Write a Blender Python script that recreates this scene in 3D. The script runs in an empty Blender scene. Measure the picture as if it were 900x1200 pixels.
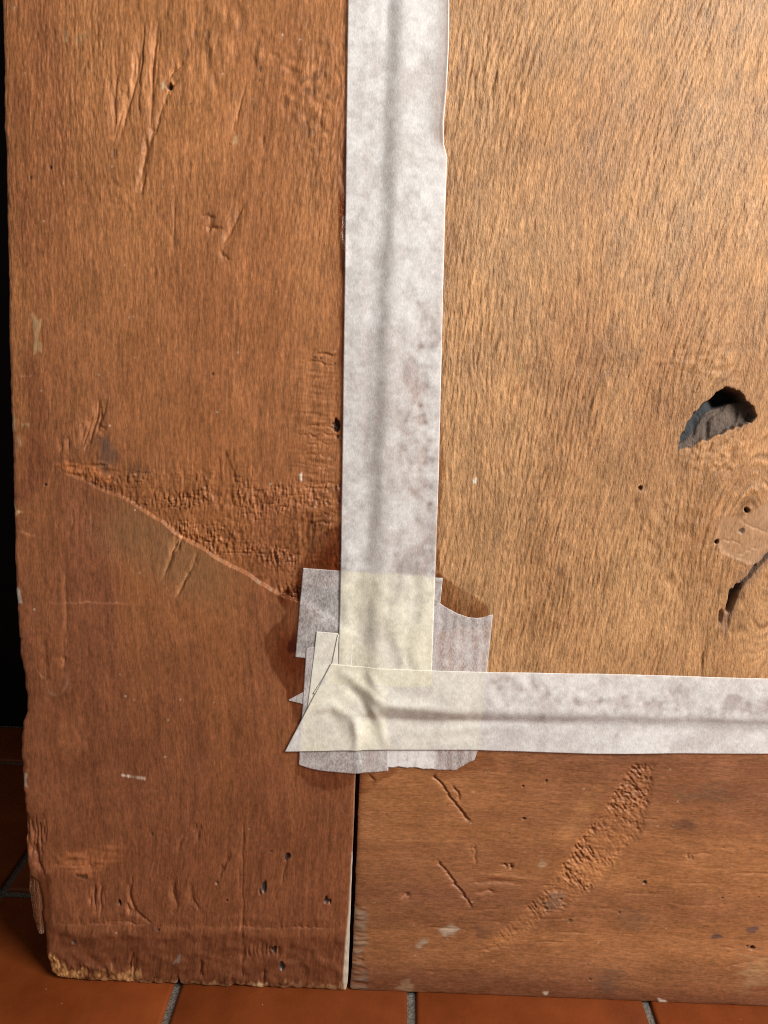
import bpy, math
import numpy as np
from mathutils import Matrix, Vector

# ------------------------------------------------------------------ camera, world, light
MM = 0.001
scene = bpy.context.scene
F_PX = 867.0                                   # phone lens, 26 mm equivalent
PITCH, ROLL, YAW = 0.29351, 0.03161, -0.02201
CAM_H = 401.54                                 # mm above the tiles
_cp, _sp = math.cos(PITCH), math.sin(PITCH)
FW = np.array([math.sin(YAW) * _cp, math.cos(YAW) * _cp, -_sp])
_r0 = np.array([math.cos(YAW), -math.sin(YAW), 0.0])
_u0 = np.cross(_r0, FW)
RT = _r0 * math.cos(ROLL) + _u0 * math.sin(ROLL)
UP = -_r0 * math.sin(ROLL) + _u0 * math.cos(ROLL)
cam_data = bpy.data.cameras.new("camera")
cam = bpy.data.objects.new("camera", cam_data)
scene.collection.objects.link(cam)
cam.matrix_world = Matrix(((RT[0], UP[0], -FW[0], 0), (RT[1], UP[1], -FW[1], 0),
                           (RT[2], UP[2], -FW[2], CAM_H * MM), (0, 0, 0, 1)))
cam_data.sensor_fit = 'VERTICAL'
cam_data.sensor_height = 36.0
cam_data.sensor_width = 27.0
cam_data.lens = 36.0 * F_PX / 1200.0
cam_data.clip_start = 0.01
cam_data.clip_end = 50
scene.camera = cam

world = bpy.data.worlds.new("World")
scene.world = world
world.use_nodes = True
bg = world.node_tree.nodes["Background"]
bg.inputs[0].default_value = (1.0, 0.92, 0.82, 1)
bg.inputs[1].default_value = 0.22

# the window up to the right of the board
lamp_data = bpy.data.lights.new("window_light", 'AREA')
lamp_data.shape = 'RECTANGLE'
lamp_data.size = 0.55
lamp_data.size_y = 0.7
lamp_data.energy = 29
lamp_data.color = (1.0, 0.955, 0.89)
lamp = bpy.data.objects.new("window_light", lamp_data)
scene.collection.objects.link(lamp)
lamp.location = (0.90, -0.20, 1.06)
_d = Vector((0.0, 0.38, 0.25)) - lamp.location
lamp.rotation_euler = _d.to_track_quat('-Z', 'Y').to_euler()

vs = scene.view_settings
vs.view_transform = 'Standard'
vs.look = 'None'
vs.exposure = 0.0
vs.gamma = 1.0
vs.use_curve_mapping = False
scene.cycles.transparent_max_bounces = 16
scene.cycles.use_denoising = False
scene.cycles.filter_width = 1.0

# ------------------------------------------------------------------ the plane of the leaning board
FOOT = np.array([-196.0, 335.48, 0.0])          # lower left corner of the front face
B_YAW, LEAN = 0.01613, math.radians(10.0)
EX = np.array([math.cos(B_YAW), math.sin(B_YAW), 0.0])
BK = np.array([-math.sin(B_YAW), math.cos(B_YAW), 0.0])
TT = BK * math.sin(LEAN) + np.array([0, 0, 1.0]) * math.cos(LEAN)
NN = np.cross(EX, TT)                           # out of the front face
BOARD_M = Matrix(((EX[0], -NN[0], TT[0], FOOT[0] * MM), (EX[1], -NN[1], TT[1], FOOT[1] * MM),
                  (EX[2], -NN[2], TT[2], FOOT[2] * MM), (0, 0, 0, 1)))
_cam = np.array([0, 0, CAM_H])


def P(px, py):
    """measured point of the photograph -> millimetres (across, up) on the board's face"""
    d = FW * F_PX + RT * (px - 450) - UP * (py - 600)
    w = d * (((FOOT - _cam) @ NN) / (d @ NN)) + _cam - FOOT
    return float(w @ EX), float(w @ TT)


def PL(pts):
    return np.array([P(*p) for p in pts])


THICK = 25.0
BOARD_TOP = 1462.0


def ss(x, a, b):
    t = np.clip((x - a) / (b - a), 0, 1)
    return t * t * (3 - 2 * t)


# ------------------------------------------------------------------ relief fields (millimetres on the board)
class Field:
    def __init__(s, x0, x1, v0, v1, res, seed):
        s.x0, s.v0, s.res = x0, v0, res
        s.nx, s.nv = int((x1 - x0) / res) + 1, int((v1 - v0) / res) + 1
        s.X, s.V = np.meshgrid(x0 + np.arange(s.nx) * res, v0 + np.arange(s.nv) * res)
        s.X = s.X.astype(np.float32)
        s.V = s.V.astype(np.float32)
        s.h = np.zeros((s.nv, s.nx), np.float32)
        s.rgb = np.zeros((s.nv, s.nx, 3), np.float32)
        s.rough = np.full((s.nv, s.nx), 0.55, np.float32)
        s.grain = np.ones((s.nv, s.nx), np.float32)
        s.rng = np.random.RandomState(seed)

    def noise(s, sx, sv):
        w = s.rng.standard_normal((s.nv, s.nx)).astype(np.float32)
        fx = np.fft.rfftfreq(s.nx, s.res)
        fv = np.fft.fftfreq(s.nv, s.res)
        g = np.exp(-2 * (math.pi * sx * fx) ** 2)[None, :] * np.exp(-2 * (math.pi * sv * fv) ** 2)[:, None]
        n = np.fft.irfft2(np.fft.rfft2(w) * g, s=(s.nv, s.nx)).astype(np.float32)
        n -= n.mean()
        return n / (n.std() + 1e-9)

    def warp(s, n, dx, dv):
        a = (s.X + dx - s.x0) / s.res
        b = (s.V + dv - s.v0) / s.res
        i0 = np.floor(a).astype(int)
        j0 = np.floor(b).astype(int)
        fa, fb = a - i0, b - j0
        i0 %= s.nx
        j0 %= s.nv
        i1, j1 = (i0 + 1) % s.nx, (j0 + 1) % s.nv
        return ((n[j0, i0] * (1 - fa) + n[j0, i1] * fa) * (1 - fb) + (n[j1, i0] * (1 - fa) + n[j1, i1] * fa) * fb)

    def win(s, pts, m):
        i0 = max(0, int((pts[:, 0].min() - m - s.x0) / s.res))
        i1 = min(s.nx, int((pts[:, 0].max() + m - s.x0) / s.res) + 2)
        j0 = max(0, int((pts[:, 1].min() - m - s.v0) / s.res))
        j1 = min(s.nv, int((pts[:, 1].max() + m - s.v0) / s.res) + 2)
        return slice(j0, max(j1, j0)), slice(i0, max(i1, i0))

    def line(s, px, m, closed=False):
        """window, signed distance (left of travel positive), 0..1 along, for a polyline of photo points"""
        p = PL(px)
        if closed:
            p = np.vstack([p, p[:1]])
        w = s.win(p, m)
        X, V = s.X[w], s.V[w]
        seg = p[1:] - p[:-1]
        L = np.hypot(seg[:, 0], seg[:, 1])
        tot, acc = L.sum(), 0.0
        best = np.full(X.shape, 1e9, np.float32)
        sgn = np.zeros(X.shape, np.float32)
        al = np.zeros(X.shape, np.float32)
        ins = np.zeros(X.shape, bool)
        for k in range(len(seg)):
            ax, av = p[k]
            dx, dv = seg[k]
            t = np.clip(((X - ax) * dx + (V - av) * dv) / (L[k] ** 2 + 1e-9), 0, 1)
            d = np.hypot(X - ax - t * dx, V - av - t * dv)
            cr = dx * (V - av) - dv * (X - ax)
            u = d < best
            best = np.where(u, d, best)
            sgn = np.where(u, np.sign(cr), sgn)
            al = np.where(u, (acc + t * L[k]) / tot, al)
            acc += L[k]
            if closed:
                c = ((av > V) != (av + dv > V)) & (X < dx * (V - av) / (dv if abs(dv) > 1e-9 else 1e-9) + ax)
                ins ^= c
        if closed:
            return w, np.where(ins, best, -best), al
        return w, best * sgn, al

    def mask(s, px, soft, rag=0.0, nz=None):
        w, d, _ = s.line(px, soft * 2 + 3 * rag + 1, True)
        if rag:
            d = d + rag * nz[w]
        return w, ss(d, -soft, soft)

    def gouge(s, px, width, depth, fresh_lit=0.0, rim=0.10, ends=0.35, tint=(1.7, 1.85, 1.95), fine=False):
        w, d, a = s.line(px, width * 5 + 1)
        if d.size == 0:
            return
        p = PL(px)
        if p[-1, 1] > p[0, 1]:
            d = -d
        d = d + 0.33 * s.n_fine[w]
        tp = ss(a, 0, ends) * ss(1 - a, 0, ends)
        # one steep wall, and a long one shaped to catch the light
        g = np.exp(-np.abs(d / np.where(d > 0, 0.55 * width, 1.25 * width)) ** 1.15) * tp * (1 + 0.20 * s.n_fine[w])
        g2 = np.exp(-((np.abs(d) - width * 1.7) / (width * 0.7)) ** 2) * tp
        s.h[w] += -depth * 1.2 * g + depth * rim * g2
        if fresh_lit:
            k = (fresh_lit * g)[..., None]  # bare wood plus light on the long wall, painted into the colour
            s.rgb[w] *= 1 + k * (np.array(tint, np.float32) - 1)

        if width >= 0.9 and depth > 0.3 and not fine:
            q = s.rng
            P0 = np.array(px, float)
            for k in range(3 if width < 1.4 else 5):
                o = q.uniform(-2.4, 2.4) * width
                m0, m1 = sorted(q.uniform(-0.15, 1.15, 2))
                if m1 - m0 < 0.25:
                    m1 = m0 + 0.3
                t = np.linspace(0, 1, len(P0))
                tt = np.linspace(np.clip(m0, 0, 1), np.clip(m1, 0, 1), 4)
                pp = [(np.interp(u, t, P0[:, 0]) + o * 1.8 + q.uniform(-0.6, 0.6), np.interp(u, t, P0[:, 1]) + q.uniform(-1.5, 1.5)) for u in tt]
                s.gouge(pp, q.uniform(0.32, 0.55), depth * q.uniform(0.2, 0.5), fresh_lit * q.uniform(0, 0.8), fine=True)

    def pit(s, x, y, r, depth, col=None, sq=1.0):
        p = PL([(x, y)])
        r, depth = r * 0.72, depth * 0.65
        w = s.win(p, r * 3)
        dx, dv = s.X[w] - p[0, 0], (s.V[w] - p[0, 1]) * sq
        d = np.hypot(dx, dv) * (1 + 0.28 * s.n_fine[w]) + 0.15 * s.n_mid[w]
        m = 1 - ss(d, r * 0.65, r * 1.15)
        s.h[w] -= depth * m
        if col is not None:
            s.tint(w, m, col)

    def tint(s, w, m, col):
        s.rgb[w] = s.rgb[w] * (1 - m[..., None]) + np.array(col, np.float32) * m[..., None]

    def mul(s, w, m, col):
        s.rgb[w] *= 1 + m[..., None] * (np.array(col, np.float32) - 1)

    def dab(s, px, col, soft=1.0, rag=0.8, k=1.0, lift=0.0):
        w, m = s.mask(px, soft, rag, s.n_fine)
        s.tint(w, m * k, col)
        s.h[w] += lift * m
        return w, m

    def wet(s, px, rag=1.2, soft=0.7, k=1.0):
        """old glue soaked into the wood"""
        w, m = s.mask(px, soft * 1.3, rag * 1.3, 0.8 * s.n_mid + 0.3 * s.n_fine)
        m = m * np.clip(0.85 + 0.2 * s.n_mid[w], 0.4, 1.1)
        s.mul(w, m * k, (0.44, 0.29, 0.20))
        s.rough[w] = s.rough[w] * (1 - m * k) + 0.22 * m * k

    def sample(s, X, V):
        a = np.clip((X - s.x0) / s.res, 0, s.nx - 1.001)
        vm = s.v0 + (s.nv - 2) * s.res
        Vr = np.where(V > vm, vm - np.abs(((V - vm) % 60.0) - 30.0), V)
        b = np.clip((Vr - s.v0) / s.res, 0, s.nv - 1.001)
        i0, j0 = a.astype(int), b.astype(int)
        fa, fb = a - i0, b - j0

        def lerp(A):
            e = (lambda q: q[..., None]) if A.ndim == 3 else (lambda q: q)
            return (A[j0, i0] * e((1 - fa) * (1 - fb)) + A[j0, i0 + 1] * e(fa * (1 - fb))
                    + A[j0 + 1, i0] * e((1 - fa) * fb) + A[j0 + 1, i0 + 1] * e(fa * fb))
        return lerp(s.h), lerp(s.rgb), lerp(s.rough), lerp(s.grain)


RES = 0.45
STEP = 0.475                                    # spacing of the relief sheets, mm

# ---- joint lines of the board, in board millimetres
_j0, _j1 = P(417, 905), P(408, 1150)


def joint_x(v):                                  # right edge of the stile
    return _j0[0] + (v - _j0[1]) * (_j1[0] - _j0[0]) / (_j1[1] - _j0[1])


_p0, _p1 = P(455, 838), P(900, 850)


def panel_v(x):                                  # lower edge of the big panel
    return _p0[1] + (x - _p0[0]) * (_p1[1] - _p0[1]) / (_p1[0] - _p0[0])


# ------------------------------------------------------------------ stile (upright board on the left)
def make_stile_field():
    f = Field(-26, 186, -2, 720, RES, 11)
    f.n_fine = f.noise(0.6, 2.6)
    f.n_mid = f.noise(4.5, 6.0)
    big = f.noise(25, 60)
    lane = f.noise(6, 120)
    sway = 5.0 * f.noise(40, 90)
    fib = f.warp(0.8 * f.noise(0.24, 2.0) + 0.6 * f.noise(0.35, 6), sway, 0)
    fib2 = f.warp(f.noise(1.0, 16), sway, 0)
    roughm = ss(f.noise(14, 28), -0.4, 1.3)
    yv = f.V
    up = ss(yv, 250, 520)
    low = ss(yv, 150, 420)
    f.grain[:] = np.clip(0.20 + 0.35 * low + 0.20 * roughm, 0, 0.75)
    f.h += 0.045 * fib * (0.25 + 0.7 * roughm * low + 1.1 * up) + 0.03 * fib2 * (0.5 + 0.6 * up) + 0.06 * lane
    f.h += 0.045 * f.warp(f.noise(0.25, 1.2), sway, 0) * (0.2 + 0.7 * roughm * low + 1.2 * up) + 0.05 * f.noise(2.2, 6.0) * (0.2 + roughm) + 0.20 * f.noise(18, 25)
    base = np.array((0.315, 0.119, 0.043), np.float32)
    red = np.array((0.222, 0.078, 0.034), np.float32)
    tan = np.array((0.425, 0.182, 0.066), np.float32)
    t = np.clip(0.50 + 0.20 * big + 0.18 * lane - 0.55 * up + 0.5 * (1 - ss(yv, 40, 260)) + 0.25 * (1 - ss(f.X, 20, 80)), 0, 1)[..., None]  # redder and darker low and left, with light falloff painted in
    f.rgb[:] = base * (1 - t) + red * t
    t2 = (np.clip(0.22 * f.noise(12, 40) * low + 0.55 * up, 0, 1))[..., None]  # tan upper end, partly its stronger light painted in
    f.rgb[:] = f.rgb * (1 - t2) + tan * t2
    f.rgb *= (1 + 0.06 * f.warp(f.noise(0.5, 10), sway, 0) + 0.10 * f.warp(f.noise(0.26, 1.8), sway, 0) + 0.06 * f.noise(0.3, 0.4))[..., None]
    f.rgb *= (1 + 0.04 * f.n_mid)[..., None]
    f.rough += 0.05 * f.n_mid - 0.15 * (1 - low)

    # dark handled band along the left edge, near the top
    for px in ([(18, 60), (34, 120), (36, 260), (40, 350), (26, 355), (18, 200)],
               [(36, 400), (60, 520), (60, 560), (26, 580), (20, 450)]):
        w, m = f.mask(px, 5, 3, f.n_mid)
        f.mul(w, m, (0.72, 0.66, 0.68))

    # rough torn zone above the diagonal cut
    ridge = [(58, 546), (80, 556), (105, 569), (135, 582), (160, 596), (188, 612), (215, 630), (244, 649), (270, 664),
             (292, 676), (312, 686), (330, 696), (352, 708), (420, 745)]
    w, d, a = f.line(ridge, 75)
    d = d + 0.15 * f.n_fine[w] + 0.45 * f.n_mid[w]
    side = ss(d, -0.4, 1.0)
    inx = ss(f.X[w], P(62, 550)[0], P(85, 556)[0])
    reach = 6 + 58 * ss(a, 0.0, 0.75)
    chat = (f.noise(0.26, 1.0)[w] * 0.8 - 1.3 * ss(f.noise(0.30, 1.3)[w], 0.4, 1.6) + f.noise(0.5, 0.3)[w] * 0.35
            - 1.4 * ss(f.noise(2.2, 0.40)[w], 1.1, 2.0) + 0.30 * f.noise(2.4, 3.0)[w])
    clump = ss(f.noise(9, 4)[w], -1.3, 1.2)
    fall = np.exp(-np.maximum(d, 0) / (reach * 0.45))
    body = side * inx * (1 - ss(d, reach * 0.55, reach * 1.35))
    f.h[w] += side * inx * fall * -(0.8 + 1.0 * ss(a, 0.05, 0.5))
    f.h[w] += 0.40 * body * chat * (0.2 + 0.9 * clump)
    f.mul(w, body * 0.7, (1.08, 1.08, 1.02))
    f.mul(w, body * ss(f.noise(0.28, 0.8)[w] + 0.6 * f.noise(5, 3)[w], 0.9, 2.0), (0.62, 0.56, 0.50))
    # light on the cut ridge painted pale, and the faint bruised strip beneath it
    edge = np.exp(-((d - 0.2) / (0.35 + 0.45 * ss(a, 0.3, 0.8))) ** 2) * inx * np.clip(0.6 + 0.5 * f.n_mid[w] + 0.3 * f.n_fine[w], 0, 1.3)
    f.tint(w, np.clip(edge * (0.20 + 0.2 * f.n_fine[w]) * ss(a, 0.25, 0.6), 0, 0.6), (0.36, 0.25, 0.155))
    low = ss(-d, 0.0, 2.0) * (1 - ss(-d, 16, 38)) * ss(a, 0.12, 0.3) * (1 - ss(a, 0.5, 0.72))
    f.tint(w, 0.45 * low, (0.22, 0.125, 0.058))
    f.h[w] += 0.15 * np.exp(-np.maximum(-d, 0) / 6) * (1 - side) * inx
    # smooth upright chip in the torn zone
    for px, dp in (([(250, 545), (268, 530), (276, 560), (274, 592), (258, 596), (248, 580)], 1.3),
                   ([(350, 610), (366, 600), (366, 650), (352, 655)], 0.8)):
        w, m = f.mask(px, 2.0, 0.8, f.n_fine)
        f.h[w] = f.h[w] * (1 - 0.75 * m) - dp * m + 0.12 * fib[w] * m
    # end grain checks running across next to the tape
    rs = np.random.RandomState(5)
    for y in [508, 519, 533, 545, 552, 566, 571, 584, 598, 611] + [414, 421, 424, 500]:
        x0 = 345 + rs.randint(-6, 26)
        n = 7
        pts = [(x0 + (398 - x0) * i / (n - 1), y + rs.uniform(-2.0, 2.0) + 3 * i / n) for i in range(n)]
        f.gouge(pts, 0.45 + 0.25 * rs.rand(), rs.uniform(0.15, 0.7), ends=0.3, rim=0.1)
    w, d, a = f.line([(372, 400), (372, 640)], 30)
    z = np.exp(-(d / 12) ** 2) * ss(a, 0, 0.2) * ss(1 - a, 0, 0.1)
    f.h[w] += 0.16 * z * f.noise(2.4, 0.6)[w]
    f.h[w] += 0.10 * z * f.noise(0.8, 30)[w]
    f.pit(394, 502, 2.0, 3.0, (0.03, 0.015, 0.01))
    f.pit(390, 497, 1.3, 1.5, (0.05, 0.02, 0.012))
    f.pit(396, 512, 1.1, 1.4, (0.05, 0.02, 0.012))
    for x, y in ((376, 420), (384, 422), (392, 426), (369, 419)):
        f.pit(x, y, 0.7, 0.5, (0.10, 0.045, 0.024))

    # long chisel gouges, upper left
    g = f.gouge
    g([(166, 18), (163, 60), (159, 92), (150, 125), (143, 150), (135, 181)], 1.9, 1.5, 0.55)
    g([(188, 12), (181, 55), (178, 90), (177, 132), (176, 150)], 1.5, 1.4, 0.55)
    g([(194, 110), (185, 142), (174, 165), (170, 190), (166, 205), (160, 240)], 1.6, 1.3, 0.5)
    g([(172, 195), (168, 215), (163, 232)], 1.0, 0.8, 0.3)
    g([(138, 62), (136, 90), (135, 130), (132, 175)], 0.9, 0.9, 0.15)
    g([(163, 80), (163, 120), (161, 148)], 0.9, 0.9, 0.1)
    g([(152, 92), (146, 112), (140, 118)], 1.5, 0.7, 0.2)
    g([(186, 20), (187, 60), (183, 100), (180, 130)], 0.8, 0.5)
    g([(222, 66), (205, 82), (190, 96)], 1.8, 1.0, 0.3)
    g([(213, 85), (196, 108), (190, 130)], 1.4, 0.8, 0.25)
    for x, y in ((228, 38), (243, 40), (219, 62), (134, 181)):
        f.pit(x, y, 1.5, 0.45, (0.22, 0.095, 0.042), 0.5)
    f.pit(198, 101, 1.7, 4.0, (0.02, 0.012, 0.01))
    f.dab([(189, 97), (194, 96), (195, 104), (190, 103)], (0.6, 0.45, 0.28))
    g([(290, 90), (283, 115), (275, 150), (272, 165)], 1.6, 0.7, 0.25)
    f.pit(269, 169, 1.3, 1.0, (0.10, 0.04, 0.02), 1.8)
    f.dab([(275, 160), (279, 158), (278, 168), (273, 168)], (0.55, 0.36, 0.18))
    g([(290, 230), (278, 255), (266, 280), (256, 292)], 3.0, 1.0, 0.25)
    g([(256, 292), (262, 300), (268, 306)], 1.2, 0.8, 0.3)
    g([(232, 254), (244, 252), (254, 256)], 1.2, 0.6)
    g([(240, 262), (252, 266), (262, 268)], 2.6, 0.7)
    g([(205, 210), (204, 280), (203, 310)], 0.8, 0.35)
    # rough whirl, upper right of the stile
    w, m = f.mask([(225, 0), (300, 0), (300, 70), (262, 60), (255, 110), (238, 100), (236, 40)], 6, 3, f.n_mid)
    f.h[w] += 0.30 * m * f.noise(1.4, 3.0)[w]
    w, m = f.mask([(110, 200), (150, 190), (150, 240), (112, 235)], 5, 3, f.n_mid)
    f.h[w] += 0.22 * m * f.noise(1.2, 1.0)[w]
    w, m = f.mask([(300, 20), (350, 30), (390, 60), (390, 210), (350, 180), (320, 90)], 8, 3, f.n_mid)
    f.h[w] += 0.22 * m * f.noise(1.3, 1.2)[w]
    f.tint(w, 0.35 * m * (f.noise(1.5, 1.2)[w] > 1.1), (0.09, 0.045, 0.02))
    for x, y in ((304, 80), (304, 94), (391, 88)):
        f.pit(x, y, 0.9, 0.3, (0.14, 0.07, 0.04))
    g([(308, 155), (309, 165), (308, 176)], 0.8, 0.6)

    # gouges left, above the cut
    g([(118, 462), (112, 490), (105, 515), (98, 532)], 2.2, 1.7, 0.35)
    g([(126, 464), (118, 492), (112, 516)], 1.0, 1.1, 0.2)
    g([(110, 484), (98, 500), (92, 530)], 1.6, 1.2, 0.35)
    g([(124, 500), (116, 510)], 1.2, 0.7, 0.5)
    g([(80, 510), (79, 530)], 1.4, 0.7, 0.4)
    g([(70, 505), (71, 532)], 0.9, 0.5)
    f.dab([(118, 515), (126, 512), (134, 532), (128, 556), (116, 548)], (0.11, 0.065, 0.045), 2.5, 1.4, 0.75)
    f.dab([(142, 540), (165, 542), (180, 556), (150, 558)], (0.12, 0.06, 0.03), 2.5, 2.2, 0.5)
    w, m = f.mask([(64, 544), (110, 538), (134, 548), (130, 566), (100, 564)], 1.5, 1.0, f.n_mid)
    f.h[w] += 0.35 * m * f.noise(1.8, 0.7)[w]
    f.mul(w, m, (1.35, 1.3, 1.15))
    # the two slipped cuts under the ridge
    g([(211, 621), (205, 640), (198, 660), (188, 684)], 1.7, 1.6, 0.8)
    g([(218, 622), (210, 640), (205, 648)], 1.1, 1.1, 0.5)
    g([(236, 638), (226, 660), (214, 684), (204, 705)], 1.2, 1.3, 0.7)
    g([(88, 598), (82, 630)], 1.0, 0.35, 0.3)
    g([(110, 590), (106, 640)], 1.4, 0.3, 0.15)
    g([(76, 640), (78, 780)], 1.6, 0.4, 0.2)
    g([(76, 768), (74, 785)], 1.7, 0.6, 0.6)
    g([(50, 735), (56, 800)], 1.6, 0.5)
    # scratches and pale paint on the left edge
    for pts in ([(17, 620), (30, 624), (50, 632)], [(20, 442), (30, 440), (42, 440)], [(40, 780), (50, 792), (58, 800)],
                [(45, 708), (100, 706), (170, 708)]):
        g(pts, 0.5, 0.15, 0.8, tint=(1.9, 2.2, 2.6))
    cream = (0.42, 0.28, 0.14)
    f.dab([(18, 484), (24, 484), (25, 497), (33, 497), (25, 500), (24, 532), (17, 530)], cream, 0.9, 1.0, 0.75, 0.15)
    f.dab([(40, 372), (47, 375), (45, 410), (40, 414), (38, 395)], cream, 1.0, 1.6, 0.65, 0.1)
    f.dab([(40, 398), (44, 399), (44, 406), (41, 406)], cream, 0.8, 0.6, 0.5)
    f.dab([(16, 592), (25, 600), (18, 606)], (0.75, 0.50, 0.25), 0.7, 0.5, 0.8)
    f.dab([(20, 690), (24, 692), (25, 706), (21, 706)], (0.6, 0.55, 0.5), 0.6, 0.6, 0.8)
    f.dab([(27, 905), (33, 908), (31, 922), (26, 922)], (0.5, 0.44, 0.36), 0.7, 0.6, 0.7)
    # chalky ring
    ring = [(66 + 14 * math.cos(q), 794 + 21 * math.sin(q) * (1 if math.sin(q) > 0 else 1.1)) for q in np.linspace(0, 6.28, 26)[:-1]]
    w, d, a = f.line(ring, 8, True)
    rm = np.exp(-((d - 0.3) / 0.8) ** 2) * np.clip(0.45 + 0.5 * f.n_mid[w], 0.05, 1) * ss(-(f.V[w] - P(66, 785)[1]), -4, 8)
    f.tint(w, np.clip(rm, 0, 1) * 0.55, (0.62, 0.48, 0.36))
    # white scratch and specks
    rs = np.random.RandomState(8)
    for i in range(9):
        x = 142 + 3.2 * i
        f.dab([(x, 907 + i * .5), (x + 2.4, 907 + i * .5), (x + 2.4, 910 + i * .5), (x, 909 + i * .5)], (0.68, 0.56, 0.44), 0.35, 0.2, rs.uniform(0.2, 1))
    for i in range(70):
        x, y = rs.uniform(25, 395), rs.uniform(10, 1120)
        q = rs.uniform(0.25, 0.55)
        p = PL([(x, y)])
        w = f.win(p, 3)
        m = 1 - ss(np.hypot(f.X[w] - p[0, 0], f.V[w] - p[0, 1]), q * 0.6, q * 1.6)
        f.tint(w, m * rs.uniform(0.3, 0.9), (0.62, 0.5, 0.38) if rs.rand() < 0.6 else (0.06, 0.03, 0.02))
    f.dab([(351, 556), (354, 553), (354, 564), (352, 564)], (0.75, 0.7, 0.6), 0.4, 0.1, 0.95, 0.2)
    f.pit(59, 196, 0.9, 1.0, (0.05, 0.02, 0.015))
    f.pit(36, 208, 1.2, 0.5, (0.10, 0.05, 0.03))
    f.pit(53, 568, 0.8, 1.0, (0.05, 0.02, 0.015))
    f.pit(249, 438, 0.9, 0.8, (0.06, 0.03, 0.02))
    f.dab([(72, 40), (78, 36), (80, 48), (74, 50)], cream, 1.0, 1.2, 0.5)
    f.dab([(88, 40), (100, 42), (96, 52), (86, 50)], cream, 1.2, 1.4, 0.3)
    f.dab([(14, 8), (20, 6), (18, 12)], (0.5, 0.4, 0.3), 0.7, 0.6, 0.6)

    # lower end: knocks, scars, worn ledge
    g([(112, 1030), (110, 1050), (113, 1077)], 1.5, 1.3, 0.35)
    g([(121, 1030), (118, 1052), (119, 1076)], 1.3, 1.1, 0.35)
    g([(156, 1022), (152, 1045), (158, 1068), (170, 1078), (180, 1084)], 1.2, 1.1, 0.4)
    g([(148, 1055), (152, 1066), (158, 1074)], 1.2, 0.9, 0.4)
    g([(204, 1024), (203, 1046), (209, 1068)], 1.8, 1.2, 0.35)
    g([(222, 1030), (226, 1055), (238, 1072)], 1.6, 0.7, 0.2)
    g([(232, 962), (232, 990)], 1.6, 0.9, 0.25)
    g([(222, 970), (214, 982), (208, 1000)], 1.3, 0.7, 0.2)
    g([(198, 972), (196, 990)], 1.1, 0.6, 0.15)
    g([(272, 994), (264, 1012), (255, 1034)], 1.1, 0.9, 0.1)
    f.pit(254, 1035, 1.1, 1.6, (0.30, 0.2, 0.13))
    g([(284, 960), (285, 1000), (285, 1060), (284, 1150)], 1.2, 0.5, 0.1, ends=0.05)
    g([(337, 1000), (332, 1025), (328, 1042)], 0.9, 0.7, 0.2)
    f.pit(338, 1003, 1.3, 2.0, (0.03, 0.02, 0.02), 0.6)
    f.pit(310, 1040, 2.0, 2.2, (0.05, 0.045, 0.045), 0.45)
    f.pit(382, 1056, 2.5, 2.4, (0.06, 0.04, 0.035))
    f.pit(331, 1132, 2.4, 2.0, (0.07, 0.06, 0.055))
    f.pit(319, 1113, 2.2, 1.6, (0.06, 0.035, 0.025))
    f.pit(140, 1058, 1.6, 2.4, (0.025, 0.015, 0.012), 0.5)
    f.pit(86, 1104, 1.4, 1.6, (0.2, 0.16, 0.13))
    f.pit(186, 1090, 1.0, 1.6, (0.04, 0.02, 0.015))
    f.pit(266, 1055, 0.7, 0.8, (0.05, 0.03, 0.02))
    f.pit(96, 1027, 4.5, 0.9, (0.12, 0.045, 0.02), 2.0)
    f.pit(318, 998, 1.0, 0.9, (0.05, 0.03, 0.02))
    f.pit(178, 978, 1.1, 0.9, (0.1, 0.05, 0.03), 0.5)
    # ledge: the last strip is worn back, with horizontal bruises
    for y, dp, x0, x1 in ((1081, 0.45, 70, 190), (1086, 0.3, 180, 290), (1084, 0.4, 270, 405), (1096, -0.25, 90, 200), (1015, 0.35, 50, 115), (1118, 0.3, 240, 400)):
        n = 9
        pts = [(x0 + (x1 - x0) * i / (n - 1), y + rs.uniform(-2.5, 2.5) + 0.008 * (x0 + (x1 - x0) * i / n)) for i in range(n)]
        g(pts, 3.2, dp, 0.18, ends=0.15, rim=0.4)
    for pts in ([(158, 1112), (152, 1130), (152, 1150)], [(160, 1112), (156, 1140), (158, 1152)], [(238, 1122), (233, 1148)], [(312, 1135), (306, 1156)]):
        g(pts, 1.3, 1.2, 0.4)
    f.dab([(206, 1124), (212, 1118), (210, 1126), (202, 1130)], (0.30, 0.24, 0.2), 0.7, 0.5, 0.8)
    for i in range(9):
        x = 288 + 5 * i
        g([(x, 1104 + rs.uniform(-3, 3)), (x - 2, 1115), (x - 1, 1124)], 0.8, 0.6, 0.2)
    w, m = f.mask([(40, 1085), (240, 1092), (410, 1098), (410, 1170), (40, 1170)], 4, 2, f.n_mid)
    f.h[w] += 0.22 * m * f.noise(2.0, 1.6)[w]
    f.mul(w, m, (0.74, 0.70, 0.70))
    w, m = f.mask([(64, 1000), (160, 1000), (150, 1018), (60, 1022)], 3, 3, f.n_mid)
    f.mul(w, m * 0.6, (1.5, 1.5, 1.35))
    f.h[w] += 0.15 * m * f.noise(3, 0.8)[w]
    w, m = f.mask([(70, 840), (92, 845), (85, 895), (66, 890)], 4, 3, f.n_mid)
    f.mul(w, m * 0.5, (1.35, 1.4, 1.35))
    # bare bright wood on the broken corner and along the bottom edge
    raw = (0.56, 0.29, 0.115)
    f.dab([(52, 1118), (66, 1124), (78, 1136), (94, 1138), (96, 1170), (40, 1170)], raw, 1.2, 1.3, 0.95)
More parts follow.
